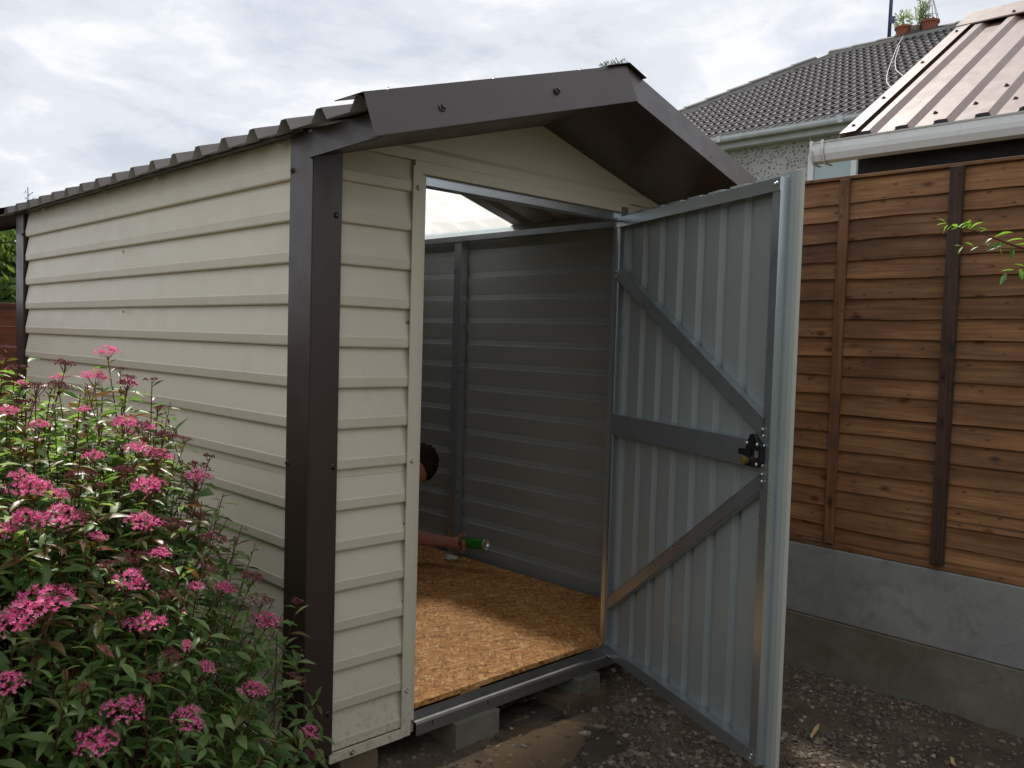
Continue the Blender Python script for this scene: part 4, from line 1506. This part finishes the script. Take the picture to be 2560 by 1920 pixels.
for fold, arch, wd in ((0.5, 0.25, 0.15), (0.35, 0.5, 0.17), (0.7, 0.1, 0.13), (0.4, 0.35, 0.19)):
    SHAPES.append(leaf_geo(fold, arch, wd))
LEAFME = {}
for key in ('shrub_leaf', 'bronze_leaf'):
    LEAFME[key] = []
    for vs, fs in SHAPES:
        m = MB(); m.add(vs, fs); LEAFME[key].append(m.mesh('leaf', key, True))
leaves = []          # (position, rotation, length, shape, material)
stems = MB()
heads_pink = [(-0.473, 0.209, 1.352, 1), (-0.492, 0.236, 1.284, 1.3), (-0.594, 0.01, 1.22, 0.7), (-0.503, 0.003, 1.183, 1.3), (-0.439, 0.024, 1.167, 0.9), (-0.698, 0.129, 1.277, 0.6), (-0.577, 0.262, 1.283, 0.7), (-0.711, -0.06, 1.193, 0.9), (-0.762, -0.008, 1.222, 0.9), (-0.617, -0.128, 1.127, 1), (-0.503, -0.084, 1.131, 1.3), (-0.452, -0.08, 1.11, 1.4), (-0.358, -0.077, 1.051, 1.4), (-0.516, -0.174, 1.056, 1.5), (-0.763, -0.199, 1.079, 1.5), (-0.777, -0.17, 1.1, 0.9), (-0.726, -0.252, 1.021, 1.7), (-0.792, -0.244, 1.027, 1.3), (-0.828, -0.252, 1.01, 1), (-0.556, -0.252, 0.99, 1.4), (-0.536, -0.29, 0.927, 1), (-0.661, -0.276, 0.978, 0.8), (-0.619, -0.337, 0.891, 1.5), (-0.786, -0.343, 0.88, 2), (-0.837, -0.352, 0.852, 1.7), (-0.599, -0.377, 0.804, 1.5), (-0.273, -0.279, 0.723, 1.4), (-0.466, -0.321, 0.847, 0.8), (-0.516, -0.391, 0.746, 0.7), (-0.48, -0.402, 0.695, 0.8), (-0.36, -0.384, 0.608, 1.2), (-0.538, -0.449, 0.616, 1.3), (-0.666, -0.447, 0.666, 1.4), (-0.725, -0.462, 0.629, 1.5), (-0.862, -0.404, 0.758, 1.2), (-0.171, -0.315, 0.432, 1.0)]


def shoot(tip, length, nl, bud):
    tip = Vector(tip)
    root = Vector((SC.x + (tip.x - SC.x) * 0.35, SC.y + (tip.y - SC.y) * 0.35, 0.08))
    out = (tip - Vector((SC.x, SC.y, 0.25))).normalized()
    d = (out * 0.55 + Vector((0, 0, 0.75)) + Vector((q.gauss(0, .18), q.gauss(0, .18), 0))).normalized()
    base = tip - d * length
    mid = base.lerp(root, 0.5) + Vector((q.gauss(0, .05), q.gauss(0, .05), 0.05))
    stems.tube([root, mid, base, tip], [0.0034, 0.0028, 0.0020, 0.0011], 4)
    ang = q.uniform(0, 6.28)
    for i in range(nl):
        f = ((i + 0.4) / nl) ** 0.85
        p = base.lerp(tip, f * 0.985)
        ang += 2.4
        a = d.cross(Vector((math.cos(ang), math.sin(ang), 0.21))).normalized()
        ld = (a * 1.0 + d * q.uniform(0.15, 0.7) + Vector((0, 0, q.gauss(-0.05, .2)))).normalized()
        L = q.uniform(0.032, 0.072) * (1.0 if f < 0.8 else 0.75)
        if p.x + ld.x * L > -0.016:
            ld.x = -abs(ld.x) * 0.3; ld.normalize()
        zax = (Vector((0, 0, 1)) + Vector((q.gauss(0, .35), q.gauss(0, .35), 0)))
        xax = ld.cross(zax).normalized(); zax = xax.cross(ld)
        rot = Matrix((xax, ld, zax)).transposed()
        mt = 'bronze_leaf' if (f > 0.72 and q.random() < (0.55 if tip.z > 0.85 else 0.08)) else 'shrub_leaf'
        leaves.append((p, rot, L, q.randrange(4), mt))
    return d


heads = []
for x, y, z, s in heads_pink:
    d = shoot((x, y, z - 0.012), q.uniform(0.24, 0.36), 22, False)
    heads.append((Vector((x, y, z)), d, s, 'pink'))
n_sh = 0
while n_sh < 680:
    a = q.uniform(0, 6.2832); r = SR * math.sqrt(q.random()) * 0.985
    x, y = SC.x + r * math.cos(a), SC.y + r * math.sin(a)
    if x > -0.035: continue
    # keep the side that faces the garden fuller than the hidden rear
    if y > 0.75 and q.random() < 0.5: continue
    z = dome(x, y) * q.uniform(0.86, 1.03) + q.gauss(0, 0.02)
    if z < 0.22: z = q.uniform(0.2, 0.34)
    if x > -0.035 - 0.34 * max(0.0, z - 0.42): continue
    d = shoot((x, y, z), q.uniform(0.24, 0.42), q.randrange(17, 24), True)
    if q.random() < 0.27:
        heads.append((Vector((x, y, z + 0.008)), d, q.uniform(0.7, 1.25), 'bud' if q.random() < 0.86 else 'pink'))
    n_sh += 1
# a few wands standing clear of the mass
for tip in ((-0.43, 0.24, 1.30), (-0.36, 0.16, 1.20), (-0.14, -0.20, 0.72), (-0.28, 0.02, 1.08), (-0.07, -0.16, 0.36), (-0.16, -0.3, 0.36), (-0.40, 0.10, 1.28)):
    d = shoot(tip, 0.36, 17, True)
    heads.append((Vector(tip) + Vector((0, 0, 0.006)), d, 0.7, 'bud'))
# inner and lower foliage
for _ in range(560):
    a = q.uniform(0, 6.2832); r = SR * math.sqrt(q.random()) * 0.93
    x, y = SC.x + r * math.cos(a), SC.y + r * math.sin(a)
    if x > -0.05: continue
    zz = max(0.2, dome(x, y) * q.uniform(0.4, 0.86))
    if x > -0.05 - 0.34 * max(0.0, zz - 0.36): continue
    shoot((x, y, zz), q.uniform(0.16, 0.28), 15, False)
leaves.sort(key=lambda L: (L[0] - CP).length - 0.35 * L[0].z * 0.0)
view = [L for L in leaves if abs((L[0] - CP).dot(CR)) < 0.60 * (L[0] - CP).dot(CD) and L[0].z > dome(L[0].x, L[0].y) - 0.16]
near = view[:300]
ids = set(id(L) for L in near)
for p, rot, L, sh, mt in near:
    inst('leaf', LEAFME[mt][sh], shrub, p, rot, L)
for key in ('shrub_leaf', 'bronze_leaf'):
    m = MB()
    for L in leaves:
        if L[4] == key and id(L) not in ids:
            vs, fs = SHAPES[L[3]]
            m.add([L[0] + L[1] @ (Vector(v) * L[2]) for v in vs], fs)
    o = m.build('foliage', key, shrub, True); o['kind'] = 'stuff'
stems.build('stems', 'bark', shrub)


def head_mesh(kind, sd):
    """flat-topped flower head: florets on fine stalks gathered in several small domes"""
    q = random.Random(sd)
    m = MB()
    doms = [(0, 0, 0.019)] + [(0.019 * math.cos(a) * q.uniform(.8, 1.25), 0.019 * math.sin(a) * q.uniform(.8, 1.25), q.uniform(0.010, 0.015)) for a in [q.uniform(0, .8) + k * 1.256 for k in range(5)]]
    if kind == 'bud':
        doms = [(0.020 * math.cos(a) * q.uniform(.3, 1.35), 0.020 * math.sin(a) * q.uniform(.3, 1.35), q.uniform(0.007, 0.012)) for a in [q.uniform(0, .8) + k * 0.9 for k in range(7)]]
    for cx, cy, rr in doms:
        m.tube([(0, 0, -0.022), (cx * 0.6, cy * 0.6, -0.010), (cx, cy, 0)], 0.0007, 3, 2)
        nfl = int(30 * (rr / 0.016) ** 2) if kind == 'pink' else int(22 * (rr / 0.010) ** 2)
        for _ in range(nfl):
            a = q.uniform(0, 6.28); u = math.sqrt(q.random())
            x, y = cx + rr * u * math.cos(a), cy + rr * u * math.sin(a)
            z = 0.85 * rr * (1 - u * u) + q.uniform(-0.0015, 0.002) - 10.0 * (cx * cx + cy * cy)
            n = Vector((x - cx, y - cy, rr * 0.9)).normalized()
            if kind == 'pink' and q.random() < 0.86:
                s = q.uniform(0.0026, 0.0038)
                a1 = n.cross(Vector((q.uniform(-1, 1), q.uniform(-1, 1), .3))).normalized(); a2 = n.cross(a1)
                c = Vector((x, y, z))
                ring = [c + (a1 * math.cos(t_ * 1.2566) + a2 * math.sin(t_ * 1.2566)) * s + n * s * 0.35 for t_ in range(5)]
                mid = [c + (a1 * math.cos((t_ + .5) * 1.2566) + a2 * math.sin((t_ + .5) * 1.2566)) * s * 0.45 for t_ in range(5)]
                vs = [c] + [v for pair in zip(ring, mid) for v in pair]
                m.add(vs, [(0, 1 + (2 * t_ - 1) % 10, 1 + 2 * t_, 1 + (2 * t_ + 1) % 10) for t_ in range(5)], 0 if q.random() < 0.75 else 1)
                for _k in range(3):   # stamens
                    e = c + (n + Vector((q.gauss(0, .5), q.gauss(0, .5), q.gauss(0, .5)))).normalized() * s * 1.7
                    w = a1 * 0.00022
                    m.add([c - w, c + w, e + w, e - w], [(0, 1, 2, 3)], 0)
            else:
                s = q.uniform(0.0013, 0.0020)
                c = Vector((x, y, z))
                vs = [c + Vector(v) * s for v in ((1, 0, 0), (-1, 0, 0), (0, 1, 0), (0, -1, 0), (0, 0, 1), (0, 0, -1))]
                m.add(vs, [(0, 2, 4), (2, 1, 4), (1, 3, 4), (3, 0, 4), (2, 0, 5), (1, 2, 5), (3, 1, 5), (0, 3, 5)], 1 if kind == 'bud' else 1)
    mats = ['petal', 'petal_dark', 'bark'] if kind == 'pink' else ['petal_dark', 'bud', 'bark']
    if kind == 'dark': mats = ['petal_dark', 'bud', 'bark']
    return m.mesh(kind + '_head', mats)


HM_ = {'pink': [head_mesh('pink', i) for i in range(10)], 'bud': [head_mesh('bud', 50 + i) for i in range(7)]}
for i, (p, d, s, k) in enumerate(heads):
    o = inst('flower_head' if k == 'pink' else 'bud_cluster', HM_[k][i % len(HM_[k])], shrub, p,
             frame_from((d + Vector((0, 0, 0.5))).normalized(), q.uniform(0, 6.28)), s * q.uniform(0.84, 1.02) * (0.95 if k == 'pink' else 1.05))

# ------------------------------------------------------------------ leafy branch in front of the fence
BR = empty('overhanging_branch', (1.62, -1.72, 0.06), 'slender reddish stem with fresh green leaves in front of the fence', 'plant')
m = MB()
main = [(1.62, -1.72, 0.06), (1.64, -1.75, 0.8), (1.58, -1.70, 1.35), (1.40, -1.55, 1.62), (1.262, -1.432, 1.69), (1.232, -1.403, 1.703), (1.20, -1.372, 1.718), (1.168, -1.342, 1.732), (1.132, -1.303, 1.742), (1.118, -1.288, 1.752)]
m.tube(main, [0.012, 0.010, 0.008, 0.005, 0.0028, 0.0024, 0.002, 0.0016, 0.001, 0.0006], 6)
m.tube([(1.262, -1.432, 1.69), (1.225, -1.398, 1.688), (1.19, -1.368, 1.694), (1.145, -1.318, 1.692)], [0.0018, 0.0013, 0.001, 0.0005], 5)
m.tube([(1.40, -1.55, 1.62), (1.30, -1.47, 1.645), (1.255, -1.435, 1.642), (1.228, -1.405, 1.625)], [0.003, 0.002, 0.0013, 0.0006], 5)
m.build('stem', 'bark', BR)
q = random.Random(5)
BL = []
for vs, fs in SHAPES:
    mm = MB(); mm.add([(x * 1.15, y, z) for x, y, z in vs], fs); BL.append(mm.mesh('branch_leaf', 'bright_leaf', True))


def bleaf(p, dr, ld, L):
    ldv = (CR * ld[0] + CU * ld[1] + CD * q.uniform(-0.3, 0.3)).normalized()
    z = (Vector((0, 0, 1)) + Vector((q.gauss(0, .4), q.gauss(0, .4), 0)))
    x = ldv.cross(z).normalized(); z = x.cross(ldv)
    inst('leaf', BL[q.randrange(4)], BR, p, Matrix((x, ldv, z)).transposed(), L)


for p, ld, L in (((1.118, -1.288, 1.752), (-0.8, 0.7), .024), ((1.119, -1.289, 1.750), (-1, .1), .026), ((1.122, -1.292, 1.747), (-0.8, -0.7), .026), ((1.130, -1.30, 1.744), (-1, -.25), .022),
                 ((1.140, -1.312, 1.741), (-.9, .5), .022), ((1.140, -1.312, 1.741), (.8, .75), .030), ((1.146, -1.318, 1.739), (.7, .9), .027), ((1.146, -1.318, 1.739), (-.6, .2), .026),
                 ((1.156, -1.330, 1.737), (.2, 1), .024), ((1.160, -1.333, 1.737), (.75, .8), .034), ((1.163, -1.336, 1.735), (.95, .45), .038), ((1.158, -1.332, 1.736), (1, .1), .030),
                 ((1.178, -1.352, 1.729), (.9, .5), .02), ((1.206, -1.377, 1.716), (-.8, -.3), .026), ((1.206, -1.377, 1.716), (.9, .5), .05), ((1.222, -1.392, 1.709), (-.2, -1), .038),
                 ((1.230, -1.40, 1.706), (.95, .4), .045), ((1.230, -1.40, 1.704), (-.95, -.25), .050), ((1.240, -1.41, 1.702), (.1, -1), .046), ((1.246, -1.415, 1.699), (.9, .2), .05),
                 ((1.145, -1.318, 1.692), (-.9, .1), .020), ((1.148, -1.322, 1.691), (-.7, -.8), .026), ((1.165, -1.342, 1.692), (-.6, .35), .026), ((1.175, -1.352, 1.692), (-.8, -.35), .024),
                 ((1.19, -1.368, 1.694), (.9, -.35), .024), ((1.19, -1.368, 1.694), (.5, .6), .018), ((1.228, -1.405, 1.625), (-.6, -.9), .04), ((1.24, -1.42, 1.632), (-1, .15), .035),
                 ((1.25, -1.43, 1.638), (.4, -.9), .03), ((1.26, -1.44, 1.64), (-.5, .4), .03), ((1.29, -1.46, 1.645), (.6, .8), .05), ((1.31, -1.48, 1.64), (.3, -1), .05), ((1.33, -1.5, 1.655), (1, .2), .05),
                 ((1.28, -1.45, 1.68), (.5, .9), .05), ((1.32, -1.48, 1.66), (.2, 1), .05), ((1.36, -1.52, 1.64), (.9, -.4), .05), ((1.42, -1.56, 1.6), (-.3, -1), .05), ((1.5, -1.62, 1.5), (.9, .1), .05)):
    bleaf(p, None, ld, L)

# ------------------------------------------------------------------ person kneeling inside, reaching out with a spray can
def skinned(name, verts, edges, radii, root, sub=2):
    me = bpy.data.meshes.new(name)
    me.from_pydata([tuple(v) for v in verts], edges, [])
    o = bpy.data.objects.new(name, me)
    COL.objects.link(o)
    o.modifiers.new('skin', 'SKIN')
    bpy.context.view_layer.objects.active = o
    if not me.skin_vertices:
        bpy.ops.object.select_all(action='DESELECT'); o.select_set(True)
        bpy.ops.mesh.customdata_skin_add()
    sv = me.skin_vertices[0].data
    for i, r in enumerate(radii):
        sv[i].radius = r if hasattr(r, '__len__') else (r, r)
        sv[i].use_root = (i == root)
    ss = o.modifiers.new('sub', 'SUBSURF'); ss.levels = sub; ss.render_levels = sub
    dg = bpy.context.evaluated_depsgraph_get()
    ev = o.evaluated_get(dg)
    out = bpy.data.meshes.new_from_object(ev)
    bpy.data.objects.remove(o, do_unlink=True)
    out.name = name
    return out


HEAD = Vector((1.460, 1.340, 0.772))
V = [(1.16, 1.72, 0.44),   # 0 pelvis
     (1.20, 1.66, 0.60), (1.27, 1.58, 0.73), (1.36, 1.47, 0.765), (1.405, 1.42, 0.772),   # spine, chest, neck base, neck
     (1.425, 1.388, 0.774), (1.455, 1.350, 0.776), (1.430, 1.336, 0.738),   # skull, crown, face
     (1.345, 1.55, 0.715), (1.39, 1.50, 0.56), (1.475, 1.475, 0.375), (1.550, 1.365, 0.362), (1.604, 1.275, 0.360),   # near shoulder, upper arm, elbow, forearm, wrist
     (1.19, 1.47, 0.71), (1.08, 1.40, 0.52), (1.12, 1.30, 0.36), (1.14, 1.28, 0.27),   # other arm
     (1.23, 1.78, 0.40), (1.30, 1.62, 0.30), (1.26, 1.85, 0.275), (1.24, 1.95, 0.265),   # leg
     (1.07, 1.68, 0.40), (1.02, 1.50, 0.30), (1.04, 1.74, 0.275), (1.03, 1.85, 0.265)]
Eg = [(0, 1), (1, 2), (2, 3), (3, 4), (4, 5), (5, 6), (6, 7), (2, 8), (8, 9), (9, 10), (10, 11), (11, 12), (2, 13), (13, 14), (14, 15), (15, 16),
      (0, 17), (17, 18), (18, 19), (19, 20), (0, 21), (21, 22), (22, 23), (23, 24)]
Rd = [0.115, 0.115, 0.12, 0.055, 0.048, 0.058, 0.064, 0.045, 0.058, 0.050, 0.045, 0.040, 0.0275, 0.058, 0.042, 0.032, 0.026,
      0.075, 0.055, 0.042, 0.035, 0.075, 0.055, 0.042, 0.035]
# hand: palm and five fingers closing round the can, all chains rooted in the palm
W0 = Vector((1.600, 1.288, 0.360))
PALM = Vector((1.622, 1.232, 0.357))
V.append(PALM); Eg.append((12, len(V) - 1)); Rd.append((0.036, 0.024)); ip = len(V) - 1
fx = (Vector((1.648, 1.155, 0.366)) - W0).normalized()     # along the hand
fu = Vector((0, 0, 1)); fs_ = fx.cross(fu).normalized()    # sideways, towards the viewer's right/back
CANC = Vector((1.652, 1.165, 0.372))
for k, (dz, ln) in enumerate(((-0.024, 0.9), (-0.010, 1.05), (0.006, 1.1), (0.019, 1.0))):
    kn = PALM + fx * 0.030 + Vector((0, 0, dz * 0.9)) + fs_ * 0.010
    a = kn + fx * 0.034 * ln + fs_ * 0.028 + Vector((0, 0, dz * 0.15))
    b = a + fx * 0.012 * ln - fs_ * 0.020 * 0.2 + fs_ * 0.018 + Vector((0, 0, -0.004))
    c3 = b + fx * -0.006 + fs_ * 0.016
    i0 = len(V)
    V += [kn, a, b, c3]; Eg += [(ip, i0), (i0, i0 + 1), (i0 + 1, i0 + 2), (i0 + 2, i0 + 3)]; Rd += [0.0112, 0.0104, 0.0096, 0.008]
i0 = len(V)   # thumb leaves the side of the palm and lies along the top of the can
V += [PALM + fx * 0.006 + Vector((0, 0, 0.022)), PALM + fx * 0.024 + Vector((0, 0, 0.042)) - fs_ * 0.006, PALM + fx * 0.050 + Vector((0, 0, 0.047)) - fs_ * 0.004]
Eg += [(ip, i0), (i0, i0 + 1), (i0 + 1, i0 + 2)]; Rd += [0.013, 0.0115, 0.009]
pm = skinned('body', V, Eg, Rd, 0)
for k in ('skin', 'shirt', 'membrane_dark'):
    pm.materials.append(MAT[k])
for p in pm.polygons:
    c = p.center
    p.use_smooth = True
    armz = (c - Vector((1.39, 1.50, 0.56)))
    skin = (c.x > 1.40 and c.z < 0.53) or (c - HEAD).length < 0.125 and c.x > 1.38
    p.material_index = 0 if skin else (2 if c.z < 0.46 and c.x < 1.40 else 1)
person = empty('person', (1.16, 1.72, 0.233), 'person kneeling inside the shed, arm reaching out with a green can', 'person')
inst('body', pm, person, (0, 0, 0))
# short hair as a thick shell over the skull, ear
m = MB()
bm = bmesh.new(); bmesh.ops.create_icosphere(bm, subdivisions=5, radius=1)
face_dir = Vector((-0.85, -0.12, -0.50)).normalized()
for v in bm.verts:
    d = v.co.normalized()
    r = 0.092 + 0.008 * noise.noise(d * 7) + 0.010 * noise.noise(Vector((d.x * 22, d.y * 22, d.z * 8)))
    k = d.dot(face_dir)
    if k > 0.45: r -= min(0.03, (k - 0.45) * 0.12)
    v.co = Vector((d.x * r, d.y * r, d.z * r * 1.05))
me = bpy.data.meshes.new('hair'); bm.to_mesh(me); bm.free(); me.materials.append(MAT['hair'])
for p in me.polygons: p.use_smooth = True
inst('hair', me, person, HEAD + Vector((0.0, 0.0, 0.006)))
# face: brow, nose, cheeks as one shaped mask under the hairline
bm = bmesh.new(); bmesh.ops.create_uvsphere(bm, u_segments=28, v_segments=20, radius=1)
side = face_dir.cross(Vector((0, 0, 1))).normalized(); fup = side.cross(face_dir).normalized()
for v in bm.verts:
    d = v.co.normalized(); a = d.dot(side); b = d.dot(fup); k = d.dot(face_dir)
    r = 0.070
    if k > 0:
        r += 0.018 * math.exp(-((a / 0.16) ** 2 + ((b + 0.05) / 0.22) ** 2))          # nose
        r -= 0.008 * math.exp(-(((abs(a) - 0.36) / 0.14) ** 2 + ((b - 0.12) / 0.12) ** 2))  # eye sockets
        r -= 0.003 * math.exp(-((a / 0.25) ** 2 + ((b + 0.42) / 0.05) ** 2))          # mouth line
    v.co = side * (a * r) + fup * (b * r * 1.22) + face_dir * (k * r)
me = bpy.data.meshes.new('face'); bm.to_mesh(me); bm.free(); me.materials.append(MAT['skin'])
for p in me.polygons: p.use_smooth = True
inst('face', me, person, HEAD + face_dir * 0.028)
# the can: green body, rolled rim, hollow base towards the viewer
ca, cbv = Vector((1.632, 1.205, 0.366)), Vector((1.662, 1.045, 0.380))
cd = (cbv - ca); L = cd.length
can = empty('spray_can', ca, 'small green aerosol can held by the kneeling person', 'can')
m = MB(); m.lathe([(0.0001, 0.0), (0.022, 0.0), (0.0285, 0.01), (0.0285, L - 0.008)], 28)
inst('can_body', m.mesh('can_body', 'can_green', True), can, ca, frame_from(cd))
m = MB(); m.lathe([(0.0285, L - 0.008), (0.0298, L - 0.005), (0.0298, L - 0.001), (0.0275, L), (0.0255, L - 0.003), (0.0235, L - 0.010), (0.014, L - 0.0155), (0.0001, L - 0.0175)], 28)
inst('can_base', m.mesh('can_base', 'can_metal', True), can, ca, frame_from(cd))
bm = bmesh.new(); bmesh.ops.create_icosphere(bm, subdivisions=3, radius=1)
for v in bm.verts:
    d = v.co.copy(); r = 1 + 0.5 * noise.noise(d * 2.2) + 0.25 * noise.noise(d * 5)
    v.co = Vector((d.x * 0.028 * r, d.y * 0.045 * r, d.z * 0.013 * r))
me = bpy.data.meshes.new('foam'); bm.to_mesh(me); bm.free(); me.materials.append(MAT['foam'])
for p in me.polygons: p.use_smooth = True
tag(inst('foam_blob', me, None, (1.70, 1.36, 0.245)), 'white blob of expanding foam at the foot of the wall stud', 'foam')

# ------------------------------------------------------------------ things lying on the ground
def sheet_piece(name, poly, mat, label, lift, amp, sd, cat):
    bm = bmesh.new()
    q = random.Random(sd)
    ring = []
    n = len(poly)
    for i in range(n):
        a, b = Vector(poly[i]), Vector(poly[(i + 1) % n])
        for k in range(10):
            p = a.lerp(b, k / 10)
            p += Vector((noise.noise(Vector((p.x * 18, p.y * 18, sd))), noise.noise(Vector((p.x * 18, p.y * 18, sd + 9))))) * amp
            ring.append(bm.verts.new((p.x, p.y, 0)))
    f = bm.faces.new(ring)
    bmesh.ops.triangulate(bm, faces=[f])
    bmesh.ops.subdivide_edges(bm, edges=bm.edges[:], cuts=3, use_grid_fill=True)
    for v in bm.verts:
        v.co.z = gz(v.co.x, v.co.y) + lift + 0.004 * noise.noise(Vector((v.co.x * 9, v.co.y * 9, sd))) + 0.004 * noise.noise(Vector((v.co.x * 34, v.co.y * 34, sd)))
    r = bmesh.ops.extrude_face_region(bm, geom=bm.faces[:])
    for e in r['geom']:
        if isinstance(e, bmesh.types.BMVert): e.co.z += 0.0015
    bmesh.ops.recalc_face_normals(bm, faces=bm.faces[:])
    me = bpy.data.meshes.new(name); bm.to_mesh(me); bm.free(); me.materials.append(MAT[mat])
    for p in me.polygons: p.use_smooth = True
    o = bpy.data.objects.new(name, me); link(o, None, (0, 0, 0))
    return tag(o, label, cat)


sheet_piece('ground_membrane', [(0.62, -0.09), (0.80, -0.01), (0.90, 0.03), (1.05, -0.17), (0.86, -0.31), (0.66, -0.36), (0.53, -0.25)], 'membrane_tan', 'tan scrap of ground membrane lying in front of the door sill', 0.0015, 0.02, 3, 'membrane')
sheet_piece('ground_membrane', [(0.70, 0.02), (0.82, 0.10), (1.12, 0.10), (1.02, -0.08), (0.80, -0.03)], 'membrane_dark', 'dark grey membrane strip running from below the door sill', 0.002, 0.02, 5, 'membrane')
sheet_piece('ground_membrane', [(0.92, -0.27), (1.03, -0.20), (1.08, -0.27), (0.97, -0.42), (0.80, -0.46), (0.78, -0.36)], 'membrane_dark', 'dark crumpled membrane on the gravel in front of the tan scrap', 0.002, 0.02, 8, 'membrane')
m = MB()
c = [(1.524, -0.781), (1.575, -0.768), (1.654, -0.750)]
m.prism([(1.524, -0.785, gz(1.52, -.78) + 0.012), (1.60, -0.772, gz(1.6, -.77) + 0.020), (1.654, -0.748, gz(1.65, -.75) + 0.016), (1.60, -0.758, gz(1.6, -.76) + 0.022), (1.53, -0.776, gz(1.53, -.78) + 0.016)], (0, 0, 0.003))
tag(m.build('wood_chip', 'chip'), 'long pale curved wood chip on the soil beside the door', 'wood chip', 'wood chips on the soil')
m = MB()
m.prism([(1.73, -1.185, gz(1.73, -1.18) + 0.012), (1.765, -1.165, gz(1.76, -1.17) + 0.014), (1.772, -1.152, gz(1.77, -1.15) + 0.014), (1.735, -1.168, gz(1.73, -1.17) + 0.014)], (0, 0, 0.003))
tag(m.build('wood_chip', 'chip'), 'short pale wood chip near the bottom right corner', 'wood chip', 'wood chips on the soil')

# grit and stones: nobody could count them
q = random.Random(77)
bm = bmesh.new(); bmesh.ops.create_icosphere(bm, subdivisions=1, radius=1)
STV = [v.co.copy() for v in bm.verts]; STF = [tuple(v.index for v in f.verts) for f in bm.faces]; bm.free()
m = MB()
cnt = 0
while cnt < 15000:
    x, y = q.uniform(0.2, 2.13), q.uniform(-1.75, 0.32)
    dens = 0.5 + 0.9 * noise.noise(Vector((x * 2.3, y * 2.3, 5.0)))
    if 0.5 < x < 1.05 and -0.4 < y < 0.1: dens *= 0.28
    if x < 0.62 and y > -0.4: dens *= 0.35
    if y > 0.05: dens *= 0.5
    if q.random() > dens * 0.9: continue
    s = 0.0025 + 0.0125 * q.random() ** 3.4
    if 0.95 < x < 1.5 and y < -0.15 and q.random() < 0.35: s *= 1.35
    rot = Matrix.Rotation(q.uniform(0, 6.28), 3, 'Z') @ Matrix.Rotation(q.gauss(0, .4), 3, 'X')
    sc = Vector((s * q.uniform(.8, 1.3), s * q.uniform(.6, 1.0), s * q.uniform(.35, .7)))
    c0 = Vector((x, y, gz(x, y) + sc.z * q.uniform(0.0, 0.6)))
    vs = []
    for v in STV:
        k = 1 + q.uniform(-.22, .22)
        vs.append(c0 + rot @ Vector((v.x * sc.x * k, v.y * sc.y * k, v.z * sc.z * k)))
    m.add(vs, STF); cnt += 1
o = m.build('gravel', 'stone', None, loc=(0, 0, 0))
tag(o, 'loose grey and brown gravel on the soil before the shed', 'gravel', kind='stuff')
# dry straw and twigs among the stones
m = MB()
for _ in range(170):
    x, y = q.uniform(0.3, 2.1), q.uniform(-1.6, 0.2)
    if 0.5 < x < 1.1 and y > -0.45: continue
    a = q.uniform(0, 6.28); L = q.uniform(0.012, 0.045)
    z = gz(x, y) + 0.012
    p = Vector((x, y, z)); e = p + Vector((math.cos(a) * L, math.sin(a) * L, q.uniform(-.003, .008)))
    m.tube([p, (p + e) / 2 + Vector((q.uniform(-.004, .004), q.uniform(-.004, .004), 0.003)), e], 0.0006, 3)
o = m.build('straw', 'straw', None, loc=(0, 0, 0))
tag(o, 'fine dry stalks and roots scattered among the gravel', 'straw', kind='stuff')
